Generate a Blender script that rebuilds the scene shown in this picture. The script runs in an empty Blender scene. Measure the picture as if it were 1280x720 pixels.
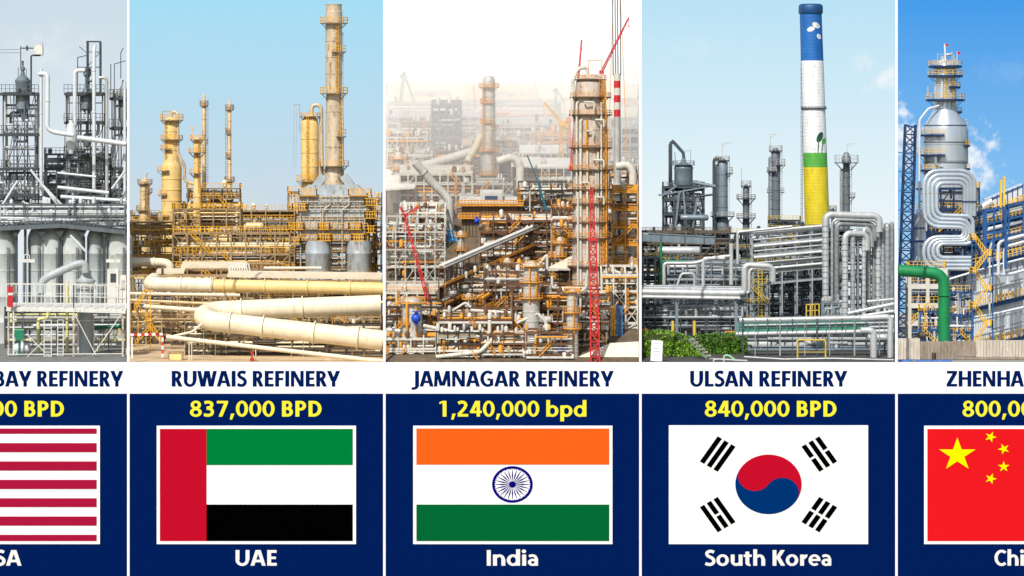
import bpy, math, random
from mathutils import Vector, Matrix, noise as mnoise
R = math.radians
sc = bpy.context.scene
COL = sc.collection
S = 0.1            # metres per photo pixel on the plane of the boards
CD = 400.0         # camera distance to that plane
HZ = 200.0         # photo row level with the camera
ZC = (720 - HZ) * S
FL = 453.0         # photo row of the site level at the boards

def kf(Y): return S * (1 + Y / CD)
def gy(Y): return HZ + (FL - HZ) / (1 + Y / CD)          # photo row of level site ground at depth Y
SLOPE = 0.292
def hz3(Y): return (720 - FL) * S + max(0, Y) * SLOPE    # the Jamnagar site climbs away from the boards
def gy3(Y): return HZ + (ZC - hz3(Y)) / kf(Y)
def P(px, py, Y):
    k = kf(Y); return Vector(((px - 640) * k, Y, ZC + (HZ - py) * k))

# ------------------------------------------------------------------ materials
def lin(c): 
    return tuple(((x / 255) / 12.92 if x / 255 <= .04045 else ((x / 255 + .055) / 1.055) ** 2.4) for x in c)
MATS = {}
def mat(name, rgb, rough=.55, metal=0.0, var=.25, scale=.35, rust=None, rustamt=.35, streak=True, bump=0.0):
    if name in MATS: return MATS[name]
    m = bpy.data.materials.new(name); m.use_nodes = True
    nt = m.node_tree; n = nt.nodes; L = nt.links
    b = n['Principled BSDF']; b.inputs['Roughness'].default_value = rough; b.inputs['Metallic'].default_value = metal
    c = lin(rgb); scale *= 1.7; rustamt += .14; var = min(.6, var * 1.25)
    if var <= 0:
        b.inputs['Specular IOR Level'].default_value = 0.0
        b.inputs['Base Color'].default_value = (*c, 1); MATS[name] = m; return m
    g = n.new('ShaderNodeNewGeometry')
    mp = n.new('ShaderNodeMapping'); mp.inputs['Scale'].default_value = (1, 1, .35 if streak else 1)
    L.new(g.outputs['Position'], mp.inputs['Vector'])
    nz = n.new('ShaderNodeTexNoise'); nz.inputs['Scale'].default_value = scale; nz.inputs['Detail'].default_value = 6; nz.inputs['Roughness'].default_value = .72
    L.new(mp.outputs[0], nz.inputs['Vector'])
    r = n.new('ShaderNodeValToRGB')
    r.color_ramp.elements[0].position = .28; r.color_ramp.elements[1].position = .72
    r.color_ramp.elements[0].color = (*[max(0, x * (1 - var)) for x in c], 1)
    r.color_ramp.elements[1].color = (*[min(.9, x * (1 + var * .6)) for x in c], 1)
    L.new(nz.outputs['Fac'], r.inputs['Fac'])
    out = r.outputs['Color']
    if rust:
        n2 = n.new('ShaderNodeTexNoise'); n2.inputs['Scale'].default_value = scale * 2.3; n2.inputs['Detail'].default_value = 8; n2.inputs['Roughness'].default_value = .7
        L.new(mp.outputs[0], n2.inputs['Vector'])
        r2 = n.new('ShaderNodeValToRGB'); r2.color_ramp.elements[0].position = .68 - rustamt * .35; r2.color_ramp.elements[1].position = .82 - rustamt * .3
        L.new(n2.outputs['Fac'], r2.inputs['Fac'])
        mx = n.new('ShaderNodeMix'); mx.data_type = 'RGBA'; mx.inputs[7].default_value = (*lin(rust), 1)
        L.new(r2.outputs['Color'], mx.inputs[0]); L.new(out, mx.inputs[6]); out = mx.outputs[2]
    L.new(out, b.inputs['Base Color'])
    if bump:
        bp = n.new('ShaderNodeBump'); bp.inputs['Strength'].default_value = bump; bp.inputs['Distance'].default_value = .2
        L.new(nz.outputs['Fac'], bp.inputs['Height']); L.new(bp.outputs[0], b.inputs['Normal'])
    MATS[name] = m; return m

# ------------------------------------------------------------------ mesh building
# every shape is written in photo pixels (x to the right, d away from the viewer, y down) at the depth of its thing
class MB:
    def __init__(s): s.v = []; s.f = []; s.sm = []
    def add(s, v, f, smooth=False):
        o = len(s.v); s.v += v; s.f += [tuple(i + o for i in q) for q in f]; s.sm += [smooth] * len(f); return s
    def box(s, x0, x1, d0, d1, y0, y1):
        v = [(x, d, y) for x in (x0, x1) for d in (d0, d1) for y in (y0, y1)]
        return s.add(v, [(0, 1, 3, 2), (4, 6, 7, 5), (0, 4, 5, 1), (2, 3, 7, 6), (0, 2, 6, 4), (1, 5, 7, 3)])
    def bar(s, p, q, w=.8, h=None):
        h = h or w; p = Vector(p); q = Vector(q); t = (q - p)
        if t.length < 1e-6: return s
        t.normalize(); up = Vector((0, 1, 0)) if abs(t.y) < .9 else Vector((1, 0, 0))
        if abs(t.z) < .9 and abs(t.y) < .9: up = Vector((0, 0, 1))
        a = t.cross(up).normalized(); b = t.cross(a).normalized(); a *= w / 2; b *= h / 2
        v = [tuple(c + i * a + j * b) for c in (p, q) for i, j in ((-1, -1), (1, -1), (1, 1), (-1, 1))]
        return s.add(v, [(0, 3, 2, 1), (4, 5, 6, 7), (0, 1, 5, 4), (1, 2, 6, 5), (2, 3, 7, 6), (3, 0, 4, 7)])
    def tube(s, pts, r, n=8, bend=None, caps=True):
        pts = [Vector(p) for p in pts]; bend = r * 1.8 if bend is None else bend
        out = [pts[0]]
        for i in range(1, len(pts) - 1):
            a, c, e = pts[i - 1], pts[i], pts[i + 1]
            l1, l2 = (a - c).length, (e - c).length; t = min(bend, l1 * .49, l2 * .49)
            if t < 1e-3: out.append(c); continue
            p0 = c + (a - c) / l1 * t; p1 = c + (e - c) / l2 * t
            m = 5 if r > 2.5 else 3
            for j in range(m + 1):
                u = j / m; w0, w1, w2 = (1 - u) ** 2, 2 * u * (1 - u) * .83, u * u
                out.append((w0 * p0 + w1 * c + w2 * p1) / (w0 + w1 + w2))
        out.append(pts[-1])
        rr = r if isinstance(r, (list, tuple)) else None
        v = []; f = []; prev = None
        for i, p in enumerate(out):
            t = (out[min(i + 1, len(out) - 1)] - out[max(i - 1, 0)])
            if t.length < 1e-9: t = Vector((1, 0, 0))
            t.normalize()
            if prev is None:
                a = t.orthogonal().normalized()
            else:
                a = prev - prev.dot(t) * t
                a = a.normalized() if a.length > 1e-6 else t.orthogonal().normalized()
            prev = a; b = t.cross(a)
            for j in range(n):
                g = 2 * math.pi * j / n
                v.append(tuple(p + r * (math.cos(g) * a + math.sin(g) * b)))
        m = len(out)
        for i in range(m - 1):
            for j in range(n):
                k = (j + 1) % n; f.append((i * n + j, i * n + k, (i + 1) * n + k, (i + 1) * n + j))
        s.add(v, f, n > 4)
        if caps:
            s.add([v[j] for j in range(n)], [tuple(range(n))[::-1]]); s.add([v[(m - 1) * n + j] for j in range(n)], [tuple(range(n))])
        return s
    def lathe(s, x, d, prof, n=24, smooth=True, tilt=(0, 0)):
        v = []; f = []; y0 = prof[0][1]
        for r, y in prof:
            for j in range(n):
                g = 2 * math.pi * j / n
                v.append((x + r * math.cos(g) + (y - y0) * tilt[0], d + r * math.sin(g) + (y - y0) * tilt[1], y))
        m = len(prof)
        for i in range(m - 1):
            for j in range(n):
                k = (j + 1) % n; f.append((i * n + j, i * n + k, (i + 1) * n + k, (i + 1) * n + j))
        s.add(v, f, smooth)
        s.add(v[:n], [tuple(range(n))]); s.add(v[(m - 1) * n:], [tuple(range(n))[::-1]])
        return s
    def hlathe(s, x0, d, y, prof, n=16, ax=(1, 0)):                 # lathe about a horizontal axis; prof = (radius, distance along)
        v = []; f = []; m = len(prof)
        for r, l in prof:
            for j in range(n):
                g = 2 * math.pi * j / n; c = r * math.cos(g)
                v.append((x0 + l * ax[0] - c * ax[1], d + l * ax[1] + c * ax[0], y + r * math.sin(g)))
        for i in range(m - 1):
            for j in range(n):
                k = (j + 1) % n; f.append((i * n + j, i * n + k, (i + 1) * n + k, (i + 1) * n + j))
        s.add(v, f, True); s.add(v[:n], [tuple(range(n))]); s.add(v[-n:], [tuple(range(n))[::-1]])
        return s
    def ring(s, x, d, y, r0, r1, t=.8, a0=0, a1=360, n=20):
        full = abs(a1 - a0) >= 359.9; v = []; f = []; m = n if full else n + 1
        for i in range(m):
            g = R(a0 + (a1 - a0) * i / n)
            for r, yy in ((r0, y), (r1, y), (r1, y + t), (r0, y + t)):
                v.append((x + r * math.cos(g), d + r * math.sin(g), yy))
        for i in range(n):
            a = i * 4; b = ((i + 1) % m) * 4
            for j in range(4): f.append((a + j, b + j, b + (j + 1) % 4, a + (j + 1) % 4))
        s.add(v, f)
        if not full: s.add(v[:4], [(0, 1, 2, 3)]); s.add(v[-4:], [(3, 2, 1, 0)])
        return s
    def rail(s, pts, h=6, step=5, w=.55, mid=True):
        pts = [Vector(p) for p in pts]; up = Vector((0, 0, -h))
        for a, b in zip(pts, pts[1:]):
            n = max(1, round((b - a).length / step))
            for i in range(n + 1): 
                p = a.lerp(b, i / n); s.bar(p, p + up, w)
            s.bar(a + up, b + up, w)
            if mid: s.bar(a + up * .5, b + up * .5, w * .8)
        return s
    def arcrail(s, x, d, y, r, h=6, a0=0, a1=360, n=14, w=.5):
        pts = [Vector((x + r * math.cos(R(a0 + (a1 - a0) * i / n)), d + r * math.sin(R(a0 + (a1 - a0) * i / n)), y)) for i in range(n + 1)]
        for p in pts: s.bar(p, p + Vector((0, 0, -h)), w)
        for a, b in zip(pts, pts[1:]):
            for q in (h, h * .5): s.bar(a - Vector((0, 0, q)), b - Vector((0, 0, q)), w)
        return s
    def ladder(s, x, d, y0, y1, w=2.4, step=3.0, t=.5, cage=True):
        s.bar((x - w / 2, d, y0), (x - w / 2, d, y1), t); s.bar((x + w / 2, d, y0), (x + w / 2, d, y1), t)
        y = min(y0, y1)
        while y < max(y0, y1): s.bar((x - w / 2, d, y), (x + w / 2, d, y), t * .8); y += step
        if cage:
            y = min(y0, y1)
            while y < max(y0, y1) - 4: s.ring(x, d - w * .5, y, w * .75, w * .9, .4, 90, 450, 8); y += step * 2
        return s
    def stair(s, p, q, w=3, h=5):
        p = Vector(p); q = Vector(q); o = Vector((0, w, 0))
        for e in (Vector(), o):
            s.bar(p + e, q + e, .8); u = Vector((0, 0, -h)); s.bar(p + e + u, q + e + u, .5)
            n = max(2, round((q - p).length / 4))
            for i in range(n + 1): c = (p + e).lerp(q + e, i / n); s.bar(c, c + u, .45)
        n = max(3, round((q - p).length / 2))
        for i in range(n): c = p.lerp(q, i / n); s.bar(c, c + o, 1.2, .3)
        return s
    def lattice(s, p, q, w=3, r=.4, seg=None, w2=None, n=4):
        p = Vector(p); q = Vector(q); t = (q - p).normalized(); w2 = w if w2 is None else w2
        up = Vector((0, 1, 0)) if abs(t.y) < .9 else Vector((1, 0, 0))
        a = t.cross(up).normalized(); b = t.cross(a).normalized(); L = (q - p).length
        seg = seg or max(2, round(L / (w * 1.3)))
        def c(i):
            u = i / seg; ww = (w + (w2 - w) * u) / 2; m = p.lerp(q, u)
            if n == 4: return [m + ww * (i1 * a + j1 * b) for i1, j1 in ((-1, -1), (1, -1), (1, 1), (-1, 1))]
            return [m + ww * (math.cos(g) * a + math.sin(g) * b) * 1.15 for g in (0, 2.094, 4.189)]
        for i in range(seg):
            A, B = c(i), c(i + 1)
            for j in range(n):
                s.bar(A[j], B[j], r * 1.3); k = (j + 1) % n
                s.bar(A[j], A[k], r); s.bar(A[j] if i % 2 else A[k], B[k] if i % 2 else B[j], r * .9)
        return s
    def prism(s, outline, d0, d1):                                   # outline: (x, y) list
        n = len(outline); v = [(x, d0, y) for x, y in outline] + [(x, d1, y) for x, y in outline]
        f = [tuple(range(n)), tuple(range(2 * n - 1, n - 1, -1))] + [(i, (i + 1) % n, n + (i + 1) % n, n + i) for i in range(n)]
        return s.add(v, f)
    def slab(s, quad, t):                                            # quad: four (x, d, y) corners of its top, t: thickness downwards
        v = [tuple(c) for c in quad] + [(x, d, y + t) for x, d, y in quad]
        return s.add(v, [(0, 1, 2, 3), (7, 6, 5, 4), (0, 4, 5, 1), (1, 5, 6, 2), (2, 6, 7, 3), (3, 7, 4, 0)])

def build(mb, name, m, origin, px, py, k, parent=None, warp=None):
    me = bpy.data.meshes.new(name)
    if warp: mb.v = [(x, d, y + warp[0] * (x - px) - warp[1] * d) for x, d, y in mb.v]   # follows a climbing site
    me.from_pydata([((x - px) * k, d * k, (py - y) * k) for x, d, y in mb.v], [], mb.f)
    me.polygons.foreach_set('use_smooth', mb.sm); me.materials.append(m); me.update()
    if any(mb.sm): me.set_sharp_from_angle(angle=R(38))
    o = bpy.data.objects.new(name, me); COL.objects.link(o)
    if parent is not None: o.parent = parent
    else: o.location = origin
    return o

class Thing:
    def __init__(t, name, label, cat, px, Y, py=None, group=None, base=None, warp=None):
        t.warp = warp; t.px, t.Y, t.k = px, Y, kf(Y); t.py = (base or gy)(Y) if py is None else py
        t.o = bpy.data.objects.new(name, None); COL.objects.link(t.o); t.o.location = P(px, t.py, Y)
        t.o.empty_display_size = .5
        t.o['label'] = label; t.o['category'] = cat
        if group: t.o['group'] = group
    def part(t, name, mb, m, parent=None, label=None):
        o = build(mb, name, m, None, t.px, t.py, t.k, parent or t.o, t.warp)
        if label: o['label'] = label
        return o
def solo(name, label, cat, mb, m, px, Y, py=None, group=None, kind=None, base=None, warp=None):
    py = (base or gy)(Y) if py is None else py
    o = build(mb, name, m, P(px, py, Y), px, py, kf(Y), None, warp)
    if kind: o['kind'] = kind
    if label: o['label'] = label; o['category'] = cat
    if group: o['group'] = group
    return o

# ------------------------------------------------------------------ refinery kit
def tower(name, label, cat, px, Y, prof, m, plats=(), railm=None, deckm=None, ladder=None, bands=0, base=None, pyb=None, group=None, n=24, d=0, pipes=(), pipem=None, davit=None, tilt=(0, 0), pt=1.1):
    """prof: (radius, row) from bottom to top; plats: (row, outer radius, a0, a1, rail height)"""
    t = Thing(name, label, cat, px, Y, pyb, group, base)
    pr = []
    for (r0, y0), (r1, y1) in zip(prof, prof[1:]):
        pr.append((r0, y0))
        if bands and abs(y1 - y0) > bands * 1.2:
            c = int(abs(y1 - y0) / bands)
            for i in range(1, c + 1):
                u = i / (c + 1); y = y0 + (y1 - y0) * u; r = r0 + (r1 - r0) * u
                pr += [(r, y + .7), (r + .5, y + .7), (r + .5, y - .7), (r, y - .7)]
    pr.append(prof[-1])
    t.part('shell', MB().lathe(px, d, pr, n, tilt=tilt), m)
    def rad(y):
        for (r0, y0), (r1, y1) in zip(prof, prof[1:]):
            if y1 <= y <= y0: return r0 + (r1 - r0) * ((y0 - y) / max(1e-6, y0 - y1))
        return prof[-1][0]
    for (y, ro, a0, a1, h) in plats:
        ri = rad(y) * .96; b = MB().ring(px, d, y, ri, ro, pt, a0, a1)
        nb = max(3, round((a1 - a0) / 60))
        for i in range(nb):
            g = R(a0 + (a1 - a0) * (i + .5) / nb); b.bar((px + ri * math.cos(g), d + ri * math.sin(g), y + (ro - ri) * 1.1), (px + ro * math.cos(g), d + ro * math.sin(g), y + .9), .5)
        pl = t.part('platform', b, deckm or m)
        t.part('railing', MB().arcrail(px, d, y, ro - .3, h, a0, a1, max(6, round((a1 - a0) / 24))), railm or m, pl)
    if ladder:
        for (a, y0, y1) in ladder:
            r = rad((y0 + y1) / 2) + 1.3
            t.part('ladder', MB().ladder(px + r * math.cos(R(a)), d + r * math.sin(R(a)), y0, y1), railm or m)
    for (a, y0, y1, pr_) in pipes:
        r = max(rad(y0), rad(y1), rad((y0 + y1) / 2)) + pr_ + .6
        x, dd = px + r * math.cos(R(a)), d + r * math.sin(R(a))
        t.part('pipe', MB().tube([(px, d, y1), (x, dd, y1), (x, dd, y0)], pr_), pipem or m)
    if davit:
        x, y0, y1, dx = davit
        t.part('davit', MB().bar((x, d, y0), (x, d, y1), .7).bar((x, d, y1), (x + dx, d, y1 - .5), .6).bar((x, d, y1 + 4), (x + dx * .5, d, y1), .5), railm or m)
    return t

def frame(name, label, cat, x0, x1, Y, dep, levels, nx, steel, railm=None, deckm=None, base=None, pyb=None, group=None, seed=0, pipes=10, pm=None, brace=True, w=1.2, rh=6, rails=True, roof=None, decks=True, legs_up=0, warp=None, nd=2, pr=(.5, 1.6), valves=4):
    """a braced steel structure; levels are rows (top last); pm: pipe materials"""
    rg = random.Random(seed); pyb = (base or gy)(Y) if pyb is None else pyb
    t = Thing(name, label, cat, (x0 + x1) / 2, Y, pyb, group, base, warp)
    top = levels[-1] - legs_up
    f = MB(); xs = [x0 + (x1 - x0) * i / (nx - 1) for i in range(nx)]; ds = [dep * j / (nd - 1) for j in range(nd)]
    def sy(x, y): return y
    for x in xs:
        for d in ds: f.bar((x, d, pyb), (x, d, sy(x, top)), w)
    for y in levels:
        for d in ds: f.bar((x0, d, sy(x0, y)), (x1, d, sy(x1, y)), w * .9, w * 1.5)
        for x in xs: f.bar((x, 0, sy(x, y)), (x, dep, sy(x, y)), w * .8, w * 1.2)
    t.part('frame', f, steel)
    lv = [pyb] + list(levels)
    if brace:
        for a, c in zip(lv, lv[1:]):
            for i in range(nx - 1):
                if rg.random() < .45:
                    b = MB(); d = rg.choice(ds); b.bar((xs[i], d, sy(xs[i], a)), (xs[i + 1], d, sy(xs[i + 1], c)), w * .6)
                    if rg.random() < .6: b.bar((xs[i + 1], d, sy(xs[i + 1], a)), (xs[i], d, sy(xs[i], c)), w * .6)
                    t.part('brace', b, steel)
    for y in levels:
        if not decks: break
        o = w * .8
        dk = t.part('deck', MB().slab([(x0 - 1, -1, sy(x0, y) - o), (x1 + 1, -1, sy(x1, y) - o), (x1 + 1, dep + 1, sy(x1, y) - o), (x0 - 1, dep + 1, sy(x0, y) - o)], .5), deckm or steel)
        if rails and railm:
            yy = y - o
            t.part('railing', MB().rail([(x0 - .7, dep, sy(x0, yy)), (x0 - .7, -.7, sy(x0, yy)), (x1 + .7, -.7, sy(x1, yy)), (x1 + .7, dep, sy(x1, yy))], rh, 5), railm, dk)
    pm = pm or [steel]
    if railm and len(lv) > 2 and x1 - x0 > 18:
        for i in range(max(1, int((x1 - x0) / 45))):
            j = rg.randrange(len(lv) - 1); a, c = lv[j], lv[j + 1]; h = abs(a - c); xa = rg.uniform(x0, max(x0, x1 - h)); s_ = rg.choice((0, 1))
            t.part('stair', MB().stair((xa + h * s_, -2.5, a), (xa + h * (1 - s_), -2.5, c), 3, 5), railm)
            xl = rg.uniform(x0, x1); j = rg.randrange(len(lv) - 1); t.part('ladder', MB().ladder(xl, -1.5, lv[j], lv[j + 1] - 4, 2.4, 3, .5), railm)
    for i in range(pipes):
        j = rg.randrange(len(lv) - 1); a, c = lv[j], lv[j + 1]; lo, hi = max(a, c) - 1, min(a, c) + 1
        r = rg.uniform(*pr); k = rg.random(); d = rg.uniform(-.6, dep + .5)
        y = rg.uniform(hi, lo); xa, xb = sorted((rg.uniform(x0, x1), rg.uniform(x0, x1)))
        if xb - xa < (x1 - x0) * .25: xa, xb = x0, x1
        if k < .4: q = [(xa, d, sy(xa, y)), (xb, d, sy(xb, y))]
        elif k < .6: q = [(xa, d, sy(xa, lo)), (xa, d, sy(xa, y)), (xb, d, sy(xb, y)), (xb, d, sy(xb, hi))]
        elif k < .8: q = [(xa, d, lo), (xa, d, sy(xa, lv[min(j + 2, len(lv) - 1)]))]
        else: q = [(xa, d, lo), (xa, d, sy(xa, y)), (xa, dep * rg.random(), sy(xa, y)), (xb, dep * .5, sy(xb, y)), (xb, dep * .5, lo)]
        p = t.part('pipe', MB().tube(q, r, 7), rg.choice(pm))
    for i in range(valves):
        x = rg.uniform(x0, x1); y = rg.choice(lv); r = rg.uniform(1.4, 3.0); h = rg.uniform(4, 9); d = rg.uniform(0, dep * .6)
        t.part('small_vessel', MB().lathe(x, d, [(r * .4, sy(x, y)), (r * .4, sy(x, y) - 1.5), (r, sy(x, y) - 2), (r, sy(x, y) - h), (r * .5, sy(x, y) - h - r * .6), (.3, sy(x, y) - h - r * .8)], 12), rg.choice(pm))
    return t

def pipe(name, label, Y, pts, r, m, group=None, n=10, bend=None, base=None, flange=None, cat='pipe', legs=None, legm=None, pyb=None):
    x = sum(p[0] for p in pts) / len(pts); py = max(p[2] for p in pts)
    if r >= 2.8 and len(pts) > 1:
        sm = MB()
        for a, b in zip(pts, pts[1:]):
            a, b = Vector(a), Vector(b); L_ = (b - a).length; n_ = int(L_ / (r * 4.2)); e = (b - a).normalized() * .22 if L_ else None
            for i in range(1, n_ + 1):
                c = a.lerp(b, i / (n_ + 1))
                if min((c - a).length, (c - b).length) > r * 2.2: sm.tube([c - e, c + e], r * 1.03, n, 0, True)
    else: sm = None
    if not flange and not legs and not (sm and sm.v): return solo(name, label, cat, MB().tube(pts, r, n, bend), m, x, Y, py, group)
    t = Thing(name, label, cat, x, Y, py if pyb is None else pyb, group)
    t.part('pipe_run', MB().tube(pts, r, n, bend), m)
    if sm and sm.v: t.part('weld_seam', sm, m)
    for (i, u) in flange or []:
        a, b = Vector(pts[i]), Vector(pts[i + 1]); c = a.lerp(b, u); e = (b - a).normalized() * .7
        t.part('flange', MB().tube([c - e, c + e], r * 1.22, n + 4, 0), m)
    for (lx, ld, ly0, ly1) in legs or []:
        t.part('support', MB().bar((lx - r * .6, ld, ly0), (lx - r * .6, ld, ly1), .9).bar((lx + r * .6, ld, ly0), (lx + r * .6, ld, ly1), .9).bar((lx - r * .9, ld, ly0), (lx + r * .9, ld, ly0), 1.0), legm or m)
    return t
def drum(name, label, cat, x0, x1, d, y, r, Y, m, saddle=None, group=None, floor=None, ax=(1, 0), base=None):
    L = x1 - x0; floor = y + r * 1.6 if floor is None else floor
    t = Thing(name, label, cat, (x0 + x1) / 2, Y, floor, group)
    h = r * .45
    pr = [(.2, 0), (r * .55, h * .2), (r * .85, h * .55), (r, h), (r, L * .3), (r + .3, L * .3), (r + .3, L * .3 + .8), (r, L * .3 + .8), (r, L * .7), (r + .3, L * .7), (r + .3, L * .7 + .8), (r, L * .7 + .8), (r, L - h), (r * .85, L - h * .55), (r * .55, L - h * .2), (.2, L)]
    t.part('shell', MB().hlathe(x0, d, y, pr, 18, ax), m)
    for u in (.22, .78):
        cx, cd = x0 + L * u * ax[0], d + L * u * ax[1]
        t.part('saddle', MB().box(cx - .8, cx + .8, cd - r * .7, cd + r * .7, y + r * .6, floor), saddle or m)
    t.part('nozzle', MB().tube([(x0 + L * .5 * ax[0], d + L * .5 * ax[1], y - r * .9), (x0 + L * .5 * ax[0], d + L * .5 * ax[1], y - r - 3)], r * .22 + .3, 8), m)
    return t
def crane(name, label, Y, p, mid, tip, m, w=3, r=.4, py=None, base=None, cable=None, cabm=None, group=None, w2=None):
    """mast p-mid, jib mid-tip; drops a hook line"""
    t = Thing(name, label, 'crane', p[0], Y, p[2] if py is None else py, group)
    if mid: t.part('mast', MB().lattice(p, mid, w, r), m)
    a = mid or p
    t.part('jib', MB().lattice(a, tip, w * .8, r * .9, w2=w * .3), m)
    t.part('cab', MB().box(a[0] - w * .8, a[0] + w * .8, a[1] - w * .7, a[1] + w * .7, a[2] - w * .6, a[2] + w * .7), m)
    t.part('hook_line', MB().bar(tip, (tip[0], tip[1], tip[2] + (cable or 12)), r * .8).box(tip[0] - .8, tip[0] + .8, tip[1] - .6, tip[1] + .6, tip[2] + (cable or 12), tip[2] + (cable or 12) + 2), cabm or m)
    if mid:
        back = (2 * mid[0] - tip[0], mid[1], mid[2]); e = (mid[0] + (mid[0] - tip[0]) * .25, mid[1], mid[2] + abs(tip[2] - mid[2]) * .1 - 1)
        t.part('counterweight', MB().bar(mid, e, w * .5).box(e[0] - w * .5, e[0] + w * .5, e[1] - w * .4, e[1] + w * .4, e[2] - w * .3, e[2] + w * .9), m)
    return t

def Q(px, py, Y, Y0):
    """the point seen at (px, py) at depth Y, in the pixel units of a thing at depth Y0"""
    q = kf(Y) / kf(Y0); return Vector((640 + (px - 640) * q, (Y - Y0) / kf(Y0), HZ + (py - HZ) * q))
# ------------------------------------------------------------------ semibold lettering drawn stroke by stroke (unit: cap height)
SV, SH = .228, .176
def _arc(cx, cy, rx, ry, a0=0, a1=360, wx=SV, wy=SH):
    n = max(6, int(abs(a1 - a0) / 11)); o = []; i_ = []
    for k in range(n + 1):
        a = R(a0 + (a1 - a0) * k / n); c, s = math.cos(a), math.sin(a)
        o.append((cx + rx * c, cy + ry * s)); i_.append((cx + (rx - wx) * c, cy + (ry - wy) * s))
    return ('strip', o, i_)
def _re(x0, y0, x1, y1): return ('poly', [(x0, y0), (x1, y0), (x1, y1), (x0, y1)])
def _di(xa, ya, xb, yb, w=.22): return ('poly', [(xa - w / 2, ya), (xa + w / 2, ya), (xb + w / 2, yb), (xb - w / 2, yb)])
def _sp(pts, w=.185):
    P_ = [Vector((*p, 0)) for p in pts]; q = [P_[0] * 2 - P_[1]] + P_ + [P_[-1] * 2 - P_[-2]]; c = []
    for i in range(1, len(q) - 2):
        for j in range(5):
            u = j / 5; a, b, d, e = q[i - 1], q[i], q[i + 1], q[i + 2]
            c.append(.5 * ((2 * b) + (d - a) * u + (2 * a - 5 * b + 4 * d - e) * u * u + (3 * b - a - 3 * d + e) * u ** 3))
    c.append(P_[-1]); o = []; i_ = []
    for k, p in enumerate(c):
        t = (c[min(k + 1, len(c) - 1)] - c[max(k - 1, 0)]).normalized(); nn = Vector((-t.y, t.x, 0)) * w / 2
        o.append((p.x + nn.x, p.y + nn.y)); i_.append((p.x - nn.x, p.y - nn.y))
    return ('strip', o, i_)
def _st(x0=.08, y0=0, y1=1, w=SV): return _re(x0, y0, x0 + w, y1)
T_ = 1 - SH
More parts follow.
